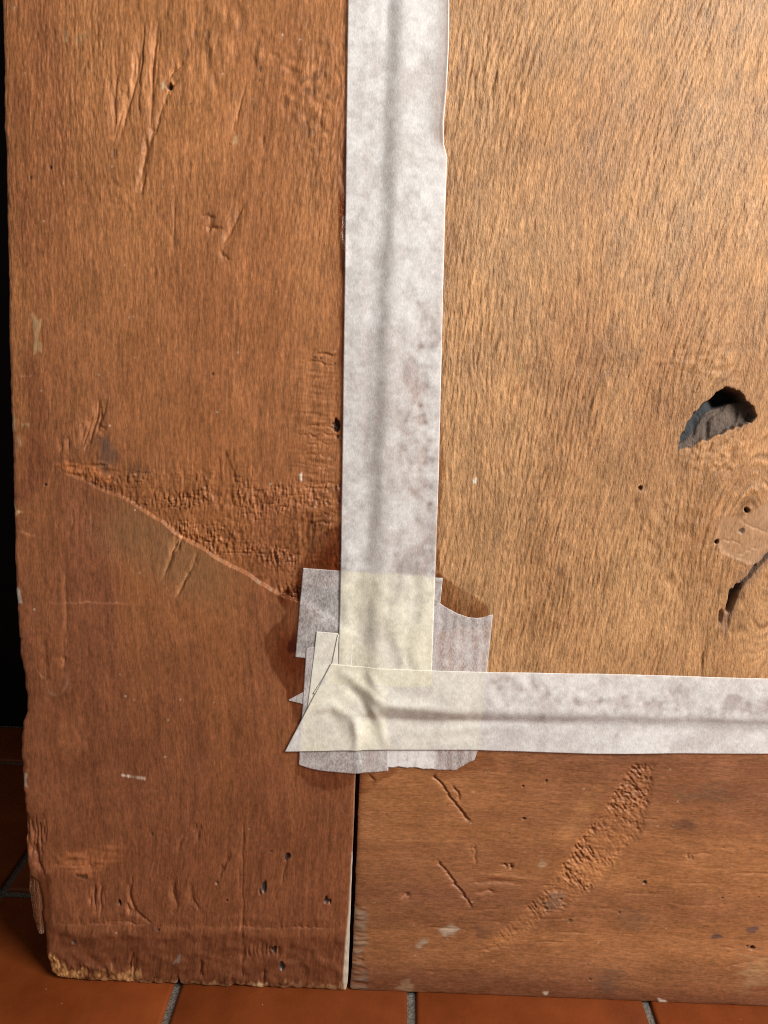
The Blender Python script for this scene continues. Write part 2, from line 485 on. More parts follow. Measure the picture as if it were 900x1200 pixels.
    w, m = f.mask([(46, 1112), (66, 1122), (80, 1134), (160, 1138), (160, 1172), (40, 1172)], 1.5, 1.5, f.n_mid)
    f.h[w] += m * (0.14 * f.noise(0.35, 0.8)[w] + 0.18 * f.noise(1.1, 1.4)[w])
    raw_n = f.noise(0.8, 1.0)
    f.dab([(100, 1138), (130, 1140), (160, 1140), (160, 1170), (96, 1170)], raw, 2.0, 2.6, 0.5)
    f.dab([(160, 1149), (290, 1152), (400, 1154), (412, 1156), (412, 1175), (160, 1170)], (0.42, 0.24, 0.12), 1.2, 1.6, 0.45)
    f.dab([(300, 1151), (312, 1152), (310, 1162), (298, 1160)], (0.66, 0.46, 0.26), 0.8, 0.8, 0.8)
    w, m = f.mask([(46, 1112), (66, 1122), (80, 1134), (160, 1142), (410, 1152), (410, 1175), (40, 1175)], 1.0, 1.2, f.n_mid)
    f.mul(w, m * ss(raw_n[w] + 0.5 * f.n_mid[w], 0.3, 1.5), (0.50, 0.42, 0.36))
    # torn left edge above the splinter
    for x in (33, 38, 43, 48, 53):
        g([(x - 2, 950 + rs.uniform(-4, 6)), (x, 975), (x - 1, 1000 + rs.uniform(-8, 14))], 0.9, 1.2, 0.3)
    g([(42, 985), (45, 1010), (54, 1030)], 1.5, 1.6, 0.1)
    w, m = f.mask([(44, 1020), (62, 1022), (60, 1090), (40, 1080)], 2, 1, f.n_mid)
    f.mul(w, m, (0.6, 0.52, 0.5))

    # glue soaked around the tapes
    f.wet([(408, 150), (399, 185), (398, 300), (397, 420), (397, 560), (392, 600), (420, 600), (420, 150)], 0.6)
    f.wet([(360, 632), (384, 618), (420, 612), (420, 760), (340, 760), (346, 690)], 1.0)
    f.wet([(346, 690), (330, 700), (332, 718), (324, 728), (310, 742), (306, 752), (313, 768), (322, 790), (336, 810), (345, 850), (420, 870), (420, 690)], 1.2)
    f.wet([(346, 880), (348, 908), (360, 922), (382, 928), (400, 926), (425, 918), (425, 870)], 1.0, k=0.75)
    # glossy bead of glue along the tape
    for pts in ([(401, 250), (400, 275), (403, 295), (403, 320)],):
        w, d, a = f.line(pts, 6)
        m = np.exp(-(d / 1.1) ** 2) * ss(a, 0, 0.1) * ss(1 - a, 0, 0.1)
        f.h[w] += 0.7 * m
        f.rough[w] = f.rough[w] * (1 - m) + 0.12 * m
    # white filler left on the joint edge
    w, d, a = f.line([(413, 1000), (411, 1060), (407, 1110), (405, 1150), (409, 1166)], 8)
    m = ss(1.6 * (0.35 + 0.9 * a) - np.abs(d), -0.3, 0.5)
    f.tint(w, m * 0.85, (0.52, 0.45, 0.36))
    w, d, a = f.line([(417, 905), (414, 1000)], 4)
    f.tint(w, 0.3 * ss(0.8 - np.abs(d), -0.2, 0.3), (0.45, 0.33, 0.24))
    return f


# ------------------------------------------------------------------ panel (big rough board)
def make_panel_field():
    f = Field(168, 596, 160, 720, RES, 23)
    f.n_fine = f.noise(0.6, 2.6)
    f.n_mid = f.noise(4.5, 6.0)
    X, V = f.X, f.V
    rel = ss(X, 190, 330)
    sway = -(0.06 + 0.14 * rel) * (V - 300) + 3 * f.noise(34, 50) + 0.7 * f.noise(6, 14)
    # grain bends round the knots
    for (px, py), R, A in (((845, 490), 34, 9), ((885, 630), 44, 14), ((880, 690), 30, 8)):
        cx, cv = P(px, py)
        dx, dv = X - cx, V - cv
        rr = np.hypot(dx, dv * 0.7) / R
        sway = sway - A * np.exp(-rr ** 2) * np.tanh(dx / 8)
    fa = f.warp(f.noise(0.22, 1.7), sway, 0)
    fb = f.warp(f.noise(0.36, 3.2), sway, 0)
    fc = f.warp(f.noise(2.2, 14), sway, 0)
    amp = 0.75 + 0.35 * f.noise(16, 24)
    amp = np.clip(amp, 0.5, 1.25)
    tuft = f.noise(2.2, 2.6)
    # smooth knot face
    knot = [(834, 632), (838, 614), (850, 602), (866, 596), (900, 588), (940, 590), (940, 660), (905, 640), (890, 652), (872, 660), (856, 656), (842, 646)]
    kw, km = f.mask(knot, 2.4, 1.3, f.n_mid)
    calm = np.ones_like(X)
    calm[kw] *= 1 - 0.93 * km
    for px in ([(850, 690), (905, 650), (940, 650), (940, 760), (850, 780), (845, 730)], [(858, 420), (930, 420), (930, 590), (880, 585), (845, 540), (880, 500)]):
        w, m = f.mask(px, 6, 2, f.n_mid)
        calm[w] *= 1 - 0.6 * m
    fl = f.warp(f.noise(0.26, 8), sway, 0)
    f.h += calm * amp * (0.10 * fa + 0.09 * fb + 0.06 * fl + 0.02 * fc) + 0.02 * tuft * calm + 0.30 * f.noise(16, 22)
    # deep open pores
    pore = ss(f.warp(f.noise(0.34, 2.8), sway, 0), 0.9, 2.0)
    f.h -= 0.36 * pore * calm * np.clip(amp, 0.4, 1.3)
    base = np.array((0.470, 0.258, 0.118), np.float32)
    brn = np.array((0.362, 0.178, 0.075), np.float32)
    t = np.clip(0.45 + 0.35 * f.noise(30, 40) + 0.15 * f.noise(7, 20) - 0.28 * ss(V, 330, 560), 0, 1)[..., None]
    f.rgb[:] = base * (1 - t) + brn * t
    f.rgb *= (1 + 0.12 * f.warp(f.noise(0.24, 2.0), sway, 0) + 0.03 * fc + 0.04 * fl + 0.06 * f.noise(0.3, 0.4) + 0.06 * f.n_mid)[..., None]
    dk = ss(f.warp(f.noise(0.32, 2.8), sway, 0) + 0.35 * f.noise(12, 15), 1.1, 2.0)
    f.mul((slice(None), slice(None)), dk, (0.70, 0.63, 0.56))
    f.rough[:] = 0.52 + 0.05 * f.n_mid
    # rough curly patches
    for px, a1, a2, k in (([(740, 570), (790, 560), (830, 600), (830, 700), (770, 690), (720, 620)], 1.1, 1.9, 0.20),
                          ([(775, 425), (850, 410), (860, 445), (800, 440)], 2.6, 0.8, 0.18),
                          ([(800, 520), (850, 515), (860, 560), (800, 560)], 1.0, 1.0, 0.25)):
        w, m = f.mask(px, 8, 4, f.n_mid)
        f.h[w] += k * m * f.noise(a1, a2)[w]
    # knot face
    f.tint(kw, km * np.clip(0.75 + 0.14 * f.n_mid[kw], 0, 0.95), (0.405, 0.232, 0.128))
    f.grain[kw] = 0.9 - 0.75 * km
    f.h[kw] += -0.5 * km + 0.22 * np.exp(-((km - 0.4) / 0.25) ** 2)
    g = f.gouge
    g([(836, 634), (845, 631), (856, 633), (866, 637), (868, 645)], 0.4, 0.35)
    g([(862, 600), (870, 612), (885, 618), (905, 628)], 0.5, 0.25, 0.2)
    g([(855, 648), (866, 648), (880, 642), (894, 638)], 0.6, 0.3, 0.2)
    g([(850, 590), (870, 580), (890, 572), (905, 562)], 3.0, -0.6, 0.2)
    g([(892, 560), (898, 570), (910, 574)], 1.0, 0.7)
    for x, y, r in ((836.5, 634, 1.3), (873.5, 598, 1.2)):
        f.pit(x, y, r, 5.0, (0.02, 0.012, 0.01))
    f.pit(867, 621, 0.9, 0.8, (0.10, 0.06, 0.04))
    f.pit(748, 571, 1.5, 2.6, (0.06, 0.03, 0.02))
    f.pit(856, 512, 0.7, 0.8, (0.06, 0.03, 0.02))
    f.dab([(653, 666), (660, 664), (661, 673), (654, 674)], (0.14, 0.07, 0.035), 1.4, 1.2, 0.7)
    f.dab([(716, 582), (721, 580), (720, 589), (716, 588)], (0.16, 0.08, 0.04), 0.9, 0.8, 0.7)
    # open crack below the knot
    crack = [(908, 640), (897, 651), (884, 664), (873, 676), (864, 684), (857, 694), (853, 707), (850, 718)]
    w, d, a = f.line(crack, 12)
    wd = (0.95 + 0.95 * np.exp(-((a - 0.72) / 0.2) ** 2)) * (1 + 0.2 * f.n_fine[w])
    m = ss(wd - np.abs(d + 0.4 * f.n_mid[w] + 0.25 * f.n_fine[w]), -0.6, 0.9) * ss(1 - a, 0, 0.08)
    f.h[w] -= m * (1.8 + 5.0 * ss(a, 0.55, 0.75))
    f.tint(w, m * 0.95, (0.050, 0.040, 0.036))  # shade inside the crack painted as a dark tint
    halo = np.exp(-(np.maximum(np.abs(d) - 1.5, 0) / 2.2) ** 2)
    f.tint(w, 0.5 * halo * (1 - m), (0.20, 0.12, 0.085))
    g([(846, 712), (842, 724), (839, 734)], 1.0, 2.2)
    g([(858, 700), (850, 722), (846, 740)], 2.2, 1.0)
    f.dab([(838, 722), (850, 716), (854, 732), (844, 742)], (0.17, 0.10, 0.075), 2.5, 1.2, 0.6)
    g([(826, 745), (820, 770), (818, 792)], 0.8, 0.9)
    f.pit(863, 688, 1.9, 2.0, (0.10, 0.085, 0.08))
    # the big knot hole
    hole = [(793, 527), (795, 512), (801, 500), (812, 484), (824, 472), (838, 460), (848, 455), (860, 457), (870, 464), (879, 477), (883, 488),
            (879, 494), (866, 499), (846, 507), (822, 517), (803, 523)]
    w, d, _ = f.line(hole, 6, True)
    d = d + 0.40 * f.n_fine[w] + 0.35 * f.n_mid[w]
    ax, av = P(793, 527)
    bx, bv = P(880, 480)
    L = math.hypot(bx - ax, bv - av)
    tx, tv = (bx - ax) / L, (bv - av) / L
    s_ = ((X[w] - ax) * tx + (V[w] - av) * tv) / L            # along the hole
    q_ = -(X[w] - ax) * tv + (V[w] - av) * tx                  # across, up positive
    inside = ss(d, -0.25, 0.7)
    deep = 2.5 + 2.0 * ss(s_, 0.05, 0.5) + 16 * ss(s_, 0.52, 0.85)
    ledge = 0.8 + 2.4 * ss(s_, 0.0, 0.7) + 3.0 * ss(s_, 0.6, 1.0) + 0.25 * np.maximum(d, 0)
    lim = 1.5 + 7.0 * ss(s_, 0.1, 0.55) - 3.5 * ss(s_, 0.8, 1.0) + 0.5 * f.n_mid[w]
    up = ss(q_, lim, lim + 1.6)
    dep = ledge * (1 - up) + (ledge + 0.5 + (deep - ledge) * 1.0) * up
    rib = 0.25 - 1.3 * ss(np.sin(s_ * 19 - q_ * 0.5 + 1.3 * f.n_mid[w]), 0.35, 0.95) * ss(s_, 0.05, 0.3) + 0.10 * f.noise(1.3, 0.8)[w]
    f.h[w] = f.h[w] * (1 - inside) + inside * (-dep + rib * (1 - 0.8 * up) + 0.10 * f.noise(0.5, 0.5)[w])
    colr = np.where(up[..., None] > 0.5, np.array((0.036, 0.039, 0.043), np.float32), np.array((0.105, 0.076, 0.060), np.float32))
    colr = colr * (1 + 0.14 * f.n_fine[w][..., None])
    ic = ss(d, -0.5, 0.0)[..., None]
    f.rgb[w] = f.rgb[w] * (1 - ic) + colr * ic
    f.rough[w] = f.rough[w] * (1 - inside) + 0.8 * inside
    lip = np.exp(-((d + 0.5) / 1.0) ** 2) * ss(q_, 2, 6)
    f.tint(w, 0.45 * lip * ss(s_, 0.45, 0.75), (0.14, 0.08, 0.05))
    # pale torn fibres, upper right and specks
    rs = np.random.RandomState(3)
    for x, y, n in ((893, 125, 9), (875, 245, 8), (890, 240, 6), (868, 275, 5), (842, 175, 4), (800, 78, 4), (680, 190, 6), (612, 205, 6), (790, 295, 4), (700, 95, 2)):
        for i in range(n):
            xx, yy = x + rs.uniform(-9, 9), y + rs.uniform(-16, 16)
            l = rs.uniform(5, 14)
            g([(xx + l * 0.18, yy - l), (xx, yy), (xx - l * 0.2, yy + l)], 0.55, -0.25, 0.6 * rs.rand(), tint=(1.4, 1.55, 1.8))
    for i in range(26):
        xx, yy = rs.uniform(530, 900), rs.uniform(10, 780)
        l = rs.uniform(6, 18)
        g([(xx + l * 0.15, yy - l), (xx, yy), (xx - l * 0.17, yy + l)], 0.5, rs.uniform(0.15, 0.4), 0)
    f.dab([(553, 562), (557, 560), (557, 566), (553, 566)], (0.72, 0.66, 0.55), 0.5, 0.2, 0.95, 0.3)
    f.dab([(672, 432), (676, 431), (676, 436), (672, 436)], (0.6, 0.45, 0.28), 0.5, 0.3, 0.7)
    f.dab([(603, 420), (609, 418), (608, 436), (604, 436)], (0.16, 0.15, 0.06), 1.0, 0.8, 0.5)
    # soaked glue
    f.wet([(505, 668), (520, 676), (535, 684), (552, 692), (562, 700), (570, 708), (574, 722), (566, 735), (500, 735)], 0.5, 0.5)
    f.wet([(514, 380), (519, 420), (517, 560), (514, 640), (512, 676), (500, 680), (500, 380)], 0.7, 0.6, 0.7)
    # fibres wear off at the low edge
    return f


# ------------------------------------------------------------------ rail (horizontal board below)
def make_rail_field():
    f = Field(168, 596, -4, 190, RES, 37)
    f.n_fine = f.noise(2.6, 0.6)
    f.n_mid = f.noise(6.0, 4.5)
    X, V = f.X, f.V
    sway = 4 * f.noise(90, 40)
    fib = f.warp(0.8 * f.noise(1.8, 0.24) + 0.5 * f.noise(5, 0.35), 0, sway)
    fib2 = f.warp(f.noise(16, 1.2), 0, sway)
    f.h += -0.6 + 0.022 * fib + 0.02 * fib2 + 0.08 * f.noise(5, 3) + 0.3 * f.noise(30, 18)
    base = np.array((0.350, 0.147, 0.058), np.float32)
    drk = np.array((0.232, 0.092, 0.043), np.float32)
    f.grain[:] = 0.28
    t = np.clip(0.40 + 0.30 * f.noise(50, 20) + 0.18 * f.noise(90, 4) + 0.35 * ss(-V, -55, -5), 0, 1)[..., None]
    f.rgb[:] = base * (1 - t) + drk * t
    f.rgb *= (1 + 0.04 * f.warp(f.noise(9, 0.5), 0, sway) + 0.05 * f.warp(f.noise(1.6, 0.26), 0, sway) + 0.06 * f.noise(0.35, 0.35) + 0.045 * f.n_mid)[..., None]
    f.rough[:] = 0.45 + 0.05 * f.n_mid
    g = f.gouge
    # torn diagonal band
    band = [(741, 893), (772, 893), (762, 930), (748, 985), (728, 1008), (704, 1032), (684, 1050), (662, 1068), (640, 1078), (610, 1102), (580, 1116),
            (556, 1124), (580, 1098), (602, 1074), (622, 1054), (634, 1044), (652, 1020), (672, 994), (692, 968), (712, 938), (728, 912)]
    w, d, _ = f.line(band, 6, True)
    d = d + 0.9 * f.n_mid[w]
    m = ss(d, -1.2, 3.0)
    c, s2 = math.cos(0.9), math.sin(0.9)
    n1, n2 = f.noise(0.45, 0.45), f.noise(1.6, 0.7)
    # chatter drawn out across the band (down to the right)
    acc = np.zeros_like(X)
    for k in np.linspace(-3.4, 3.4, 17):
        acc += f.warp(n1, k * 0.62, -k * 0.78)
    acc /= acc.std()
    strong = 0.35 + 0.65 * ss(V[w], P(640, 1090)[1], P(700, 1000)[1])
    f.h[w] += m * (-0.75 * strong + (0.34 * acc[w] - 1.5 * ss(acc[w], 0.4, 1.5) + 0.2 * f.noise(0.4, 0.4)[w]) * (0.35 + 0.85 * ss(f.noise(6, 4)[w], -1.0, 0.6)) * (0.5 + 0.5 * strong) + 0.10 * n2[w])
    f.mul(w, m, (1.15, 1.16, 1.12))
    w, m = f.dab([(640, 1048), (660, 1044), (664, 1062), (642, 1070)], (0.22, 0.125, 0.075), 1.5, 1.5, 0.7)
    f.h[w] *= (1 - 0.6 * m)
    # pale rubbed strip on the upper side of the band
    w, m = f.mask([(700, 915), (716, 920), (690, 955), (650, 1005), (640, 1000)], 4, 1.5, f.n_mid)
    f.mul(w, m * 0.7, (1.25, 1.35, 1.25))
    for px in ([(690, 905), (640, 960), (610, 1010), (590, 1070)],):
        g(px, 4.0, 0.25, 0)
    # short cracks
    g([(507, 906), (518, 920), (528, 936), (540, 950), (553, 966)], 0.7, 1.5, 0, ends=0.12)
    g([(528, 918), (538, 930), (540, 942)], 0.8, 0.9)
    g([(510, 1008), (524, 1024), (540, 1044), (555, 1066)], 0.8, 1.2, 0.3, ends=0.12)
    g([(478, 1046), (478, 1053)], 0.9, 0.8)
    g([(430, 905), (438, 915), (434, 925)], 1.2, 0.6)
    # raised grain swirl
    g([(545, 1028), (580, 1026), (600, 1029), (640, 1032)], 1.9, -0.6, 0.3)
    g([(548, 1036), (590, 1035), (620, 1038)], 2.0, 0.7, 0)
    g([(560, 1048), (574, 1043), (582, 1050)], 1.4, 0.6, 0.2)
    g([(555, 985), (558, 1000), (557, 1022)], 1.0, 0.5, 0.1)
    g([(592, 1012), (595, 1020)], 1.2, 1.2)
    g([(600, 1012), (600, 1022)], 0.9, 1.0, 0.3)
    g([(470, 1056), (478, 1050), (479, 1056)], 1.0, 0.5, 0.4)
    for x, y, r in ((613, 922, 0.9), (640, 915, 1.0), (614, 960, 0.9), (600, 1018, 0.9), (847, 1053, 1.1), (855, 1048, 0.6), (689, 1131, 0.6), (692, 1149, 0.7),
                    (890, 1149, 0.8), (756, 1034, 0.6), (726, 1071, 0.8), (848, 994, 0.6)):
        f.pit(x, y, r, 1.6, (0.03, 0.018, 0.014))
    f.pit(882, 1112, 2.2, 3.5, (0.03, 0.02, 0.018))
    f.pit(876, 1110, 1.4, 1.5, (0.08, 0.05, 0.035))
    f.pit(668, 1080, 1.5, 1.0, (0.15, 0.07, 0.03))
    f.pit(811, 1005, 1.6, 0.9)
    g([(808, 998), (806, 1012)], 0.8, 0.6, 0.5)
    stain = (0.075, 0.05, 0.055)
    f.dab([(834, 1094), (844, 1092), (846, 1098), (836, 1100)], stain, 1.4, 0.8, 0.8)
    f.dab([(878, 1088), (886, 1087), (886, 1094), (879, 1094)], stain, 1.3, 0.8, 0.7)
    f.dab([(790, 960), (815, 958), (812, 970), (794, 968)], (0.12, 0.06, 0.04), 3.0, 1.5, 0.55)
    f.dab([(790, 930), (850, 920), (856, 936), (800, 942)], (0.15, 0.085, 0.045), 4.0, 2.5, 0.45)
    f.dab([(556, 1084), (572, 1086), (572, 1104), (558, 1104)], (0.16, 0.07, 0.04), 2.0, 1.2, 0.55)
    f.dab([(700, 1140), (725, 1140), (725, 1165), (702, 1165)], (0.12, 0.075, 0.05), 4.0, 2.0, 0.5)
    f.dab([(730, 1070), (760, 1076), (750, 1092), (728, 1086)], (0.17, 0.09, 0.05), 3.5, 2.0, 0.5)
    # pale dabs
    f.dab([(517, 1092), (528, 1085), (536, 1088), (532, 1097), (520, 1098)], (0.46, 0.36, 0.27), 1.6, 1.0, 0.75, 0.1)
    f.dab([(486, 1104), (496, 1100), (502, 1105), (492, 1110)], (0.46, 0.36, 0.27), 1.6, 0.8, 0.7, 0.1)
    f.dab([(466, 1160), (478, 1150), (484, 1158), (480, 1168)], (0.40, 0.26, 0.15), 1.5, 1.0, 0.7)
    f.dab([(634, 1008), (637, 1008), (637, 1018), (634, 1018)], (0.45, 0.32, 0.2), 1.0, 0.8, 0.5)
    f.dab([(772, 1172), (780, 1173), (780, 1178), (771, 1178)], (0.75, 0.68, 0.58), 0.7, 0.5, 0.95, 0.4)
    f.dab([(638, 1164), (642, 1164), (642, 1168), (638, 1168)], (0.7, 0.6, 0.5), 0.5, 0.4, 0.8)
    f.dab([(870, 1128), (905, 1125), (905, 1150), (875, 1160)], (0.40, 0.24, 0.12), 5, 2.5, 0.5)
    g([(840, 1142), (860, 1132), (885, 1126), (905, 1124)], 1.0, 0.5, 0)
    # grey glue left along the joint
    w, m = f.mask([(414, 1060), (432, 1070), (430, 1110), (424, 1130), (436, 1150), (440, 1170), (410, 1170)], 2.0, 1.8, f.n_mid)
    f.tint(w, 0.65 * m * np.clip(0.7 + 0.3 * f.n_fine[w], 0, 1), (0.22, 0.17, 0.12))
    f.h[w] += 0.25 * m * f.n_fine[w]
    # bottom strip slightly darker
    w, m = f.mask([(410, 1140), (910, 1160), (910, 1190), (410, 1180)], 4, 2.5, f.n_mid)
    f.mul(w, m, (0.78, 0.72, 0.72))
    rs = np.random.RandomState(6)
    for i in range(60):
        x, y = rs.uniform(430, 900), rs.uniform(890, 1165)
        q = rs.uniform(0.25, 0.5)
        p = PL([(x, y)])
        w = f.win(p, 3)
        mm = 1 - ss(np.hypot(f.X[w] - p[0, 0], f.V[w] - p[0, 1]), q * 0.6, q * 1.6)
        f.tint(w, mm * rs.uniform(0.3, 0.8), (0.6, 0.46, 0.33) if rs.rand() < 0.5 else (0.06, 0.03, 0.02))
    for i in range(40):
        x, y = rs.uniform(430, 900), rs.uniform(890, 1165)
        l = rs.uniform(8, 40)
        g([(x, y), (x + l, y + rs.uniform(-1, 2)), (x + 2 * l, y + rs.uniform(-2, 3))], 0.7, rs.uniform(0.15, 0.4), 0)
    f.wet([(418, 880), (470, 895), (462, 905), (450, 912), (440, 925), (424, 932), (410, 930), (410, 880)], 1.2, 1.0, 0.55)
    f.wet([(480, 890), (575, 885), (582, 898), (560, 906), (500, 908)], 1.5, 1.6, 0.4)
    return f


ST, PN, RL = make_stile_field(), make_panel_field(), make_rail_field()


def step_h(x, v):
    """how far the panel stands proud of the uprights; it is planed down towards the joints"""
    return 2.8 * ss(x - joint_x(v), 1.0, 10.5) * ss(v - panel_v(x), -0.5, 5.0)


PN.h += step_h(PN.X, PN.V)


# ------------------------------------------------------------------ materials
def new_mat(name):
    m = bpy.data.materials.new(name)
    m.use_nodes = True
    nt = m.node_tree
    return m, nt, nt.nodes["Principled BSDF"]


def N(nt, kind, **kw):
    n = nt.nodes.new(kind)
    for k, v in kw.items():
        setattr(n, k, v)
    return n


def wood_mat(name, stretch, bump=1.0, spec=0.32):
    m, nt, b = new_mat(name)
    L = nt.links.new
    tc = N(nt, 'ShaderNodeTexCoord')
    mp = N(nt, 'ShaderNodeMapping')
    mp.inputs['Scale'].default_value = stretch
    L(tc.outputs['Object'], mp.inputs['Vector'])
    no = N(nt, 'ShaderNodeTexNoise')
    no.inputs['Scale'].default_value = 1.0
    no.inputs['Detail'].default_value = 4.0
    no.inputs['Roughness'].default_value = 0.6
    L(mp.outputs[0], no.inputs['Vector'])
    at = N(nt, 'ShaderNodeAttribute', attribute_name='wood_colour')
    ar = N(nt, 'ShaderNodeAttribute', attribute_name='wood_roughness')
    rp = N(nt, 'ShaderNodeMapRange')
    rp.inputs['From Min'].default_value = 0.25
    rp.inputs['From Max'].default_value = 0.75
    rp.inputs['To Min'].default_value = 0.68
    rp.inputs['To Max'].default_value = 1.30
    L(no.outputs['Fac'], rp.inputs['Value'])
    mx = N(nt, 'ShaderNodeVectorMath', operation='SCALE')
    L(at.outputs['Color'], mx.inputs[0])
    L(rp.outputs[0], mx.inputs['Scale'])
    L(mx.outputs[0], b.inputs['Base Color'])
    L(ar.outputs['Fac'], b.inputs['Roughness'])
    b.inputs['Specular IOR Level'].default_value = spec
    bp = N(nt, 'ShaderNodeBump')
    ag = N(nt, 'ShaderNodeAttribute', attribute_name='grain')
    L(ag.outputs['Fac'], bp.inputs['Strength'])
    bp.inputs['Distance'].default_value = 0.00034 * bump
    L(no.outputs['Fac'], bp.inputs['Height'])
    L(bp.outputs[0], b.inputs['Normal'])
    return m


M_UP = wood_mat("waxed_wood_upright", (1250, 1250, 260), 1.2)
M_PAN = wood_mat("rough_wood_panel", (1300, 1300, 330), 1.6)
M_RAIL = wood_mat("waxed_wood_across", (260, 1250, 1250), 1.0)


# ------------------------------------------------------------------ mesh helpers
def mesh_obj(name, verts, quads, mat, parent=None, matrix=None, smooth=True, attrs=None, ngons=None):
    me = bpy.data.meshes.new(name)
    nv, nq = len(verts), len(quads)
    me.vertices.add(nv)
    me.vertices.foreach_set("co", np.ascontiguousarray(verts, np.float32).ravel())
    ng = ngons or []
    tot = nq * 4 + sum(len(q) for q in ng)
    me.loops.add(tot)
    idx = np.concatenate([np.asarray(quads, np.int32).ravel()] + [np.asarray(q, np.int32) for q in ng]) if ng else np.asarray(quads, np.int32).ravel()
    me.loops.foreach_set("vertex_index", idx)
    me.polygons.add(nq + len(ng))
    starts = list(range(0, nq * 4, 4))
    p = nq * 4
    for q in ng:
        starts.append(p)
        p += len(q)
    me.polygons.foreach_set("loop_start", np.array(starts, np.int32))
    me.update(calc_edges=True)
    me.validate()
    if smooth:
        me.polygons.foreach_set("use_smooth", np.ones(len(me.polygons), bool))
    for k, a in (attrs or {}).items():
        if a.ndim == 2:
            at = me.attributes.new(k, 'FLOAT_COLOR', 'POINT')
            at.data.foreach_set("color", np.ascontiguousarray(np.hstack([a, np.ones((len(a), 1))]), np.float32).ravel())
        else:
            at = me.attributes.new(k, 'FLOAT', 'POINT')
            at.data.foreach_set("value", np.ascontiguousarray(a, np.float32))
    me.materials.append(mat)
    o = bpy.data.objects.new(name, me)
    scene.collection.objects.link(o)
    if parent:
        o.parent = parent
    if matrix is not None:
        o.matrix_world = matrix
    return o


def grid_quads(nv, nx):
    i = np.arange(nv * nx).reshape(nv, nx)
    return np.stack([i[:-1, :-1], i[:-1, 1:], i[1:, 1:], i[1:, :-1]], -1).reshape(-1, 4)


def plank(name, field, X, V, edge_d, mat, parent, wear=1.0, floor_cut=True, seed=0):
    """front face as a relief sheet, sides and back closed. X, V: (nv, nx) grids in mm; edge_d: distance to the outline"""
    nv, nx = X.shape
    h, rgb, rough, grain = field.sample(X, V)
    rs = np.random.RandomState(seed)
    e = np.maximum(edge_d, 0)
    h = h - wear * np.exp(-e / 1.3)
    front = np.stack([X, -h, V], -1).reshape(-1, 3) * MM
    ring = np.concatenate([np.arange(nx), np.arange(1, nv) * nx + nx - 1, (nv - 1) * nx + np.arange(nx - 2, -1, -1), np.arange(nv - 2, 0, -1) * nx])
    base = float(np.median(h))
    parts, allv = [], [front]
    n0 = len(front)
    prev = ring
    col = [rgb.reshape(-1, 3)]
    rou = [rough.reshape(-1)]
    gra = [grain.reshape(-1)]
    quads = [grid_quads(nv, nx)]
    m = len(ring)
    for dep in (base - 3.0, -THICK):
        rv = front[ring].copy()
        rv[:, 1] = -dep * MM
        if floor_cut:
            lim = -dep * math.tan(LEAN) * MM + 0.0002
            rv[:, 2] = np.maximum(rv[:, 2], max(lim, 0.0))
        cur = np.arange(n0, n0 + m)
        n0 += m
        allv.append(rv)
        col.append(rgb.reshape(-1, 3)[ring] * 0.92)
        rou.append(rough.reshape(-1)[ring])
        gra.append(grain.reshape(-1)[ring])
        quads.append(np.stack([prev, cur, np.roll(cur, -1), np.roll(prev, -1)], -1))
        prev = cur
    o = mesh_obj(name, np.vstack(allv), np.vstack(quads), mat, parent, None, True,
                 {'wood_colour': np.vstack(col), 'wood_roughness': np.concatenate(rou), 'grain': np.concatenate(gra)}, [prev[::-1]])
    return o


def steps(a, b, d):
    n = max(2, int(round((b - a) / d)) + 1)
    return np.linspace(a, b, n)


def ragged(n, scale, amp, seed):
    rs = np.random.RandomState(seed)
    w = rs.standard_normal(n)
    k = np.exp(-0.5 * (np.arange(-3 * scale, 3 * scale + 1) / scale) ** 2)
    w = np.convolve(np.pad(w, len(k), mode='wrap'), k / np.sqrt((k ** 2).sum()), 'same')[len(k):len(k) + n]
    return amp * w


# ------------------------------------------------------------------ the board
board = bpy.data.objects.new("wooden_board", None)
scene.collection.objects.link(board)
board.matrix_world = BOARD_M
board["label"] = "large old brown wooden board with knot hole and gouges, leaning on tiles"
board["category"] = "wooden board"

TOPV = 556.0
rows_up = np.concatenate([steps(0, TOPV, STEP), steps(TOPV, 715, 1.4)[1:], steps(715, BOARD_TOP, 8.0)[1:]])

# stile outline
left = PL([(62, 1149), (57, 1128), (54, 1105), (51, 1080), (49, 1052), (44, 1034), (34, 1026), (31, 1010), (30, 985), (29, 950), (27, 930), (26, 905), (25, 880),
           (25, 860), (27, 845), (31, 834), (30, 815), (29, 798), (26, 785), (23, 762), (22, 740), (20, 700), (18, 660), (17, 620), (15, 570), (14, 520), (12, 440), (10, 390),
           (9, 300), (7, 210), (6, 165), (4, 150), (4, 100), (3, 40), (2, 0)])
left = left[np.argsort(left[:, 1])]
lx = np.interp(rows_up, left[:, 1], left[:, 0])
lx = lx + ragged(len(lx), 3, 0.10, 1) + ragged(len(lx), 14, 0.18, 2) + np.where(rows_up < 210, ragged(len(lx), 4, 0.28, 3), 0)
lx[0] = lx[1] = left[0, 0] + 2
ncol = int(196 / STEP)
s01 = np.linspace(0, 1, ncol)
rx = joint_x(rows_up) - 0.2 + ragged(len(rows_up), 6, 0.07, 4) - 1.2 * np.exp(-rows_up / 3)
X = lx[:, None] * (1 - s01) + rx[:, None] * s01
V = np.repeat(rows_up[:, None], ncol, 1)
bot = ragged(ncol, 3, 0.35, 5) + ragged(ncol, 10, 0.35, 6)
bot = np.maximum(bot - bot.min() - 0.7, 0.0) + 4.5 * np.exp(-s01 / 0.02)
_c = np.array([P(x, 1150)[0] for x in (205, 211)])
bot += 5.0 * np.exp(-((X[2] - _c.mean()) / 1.3) ** 2)
V = V + bot[None, :] * np.exp(-rows_up / 8.0)[:, None]
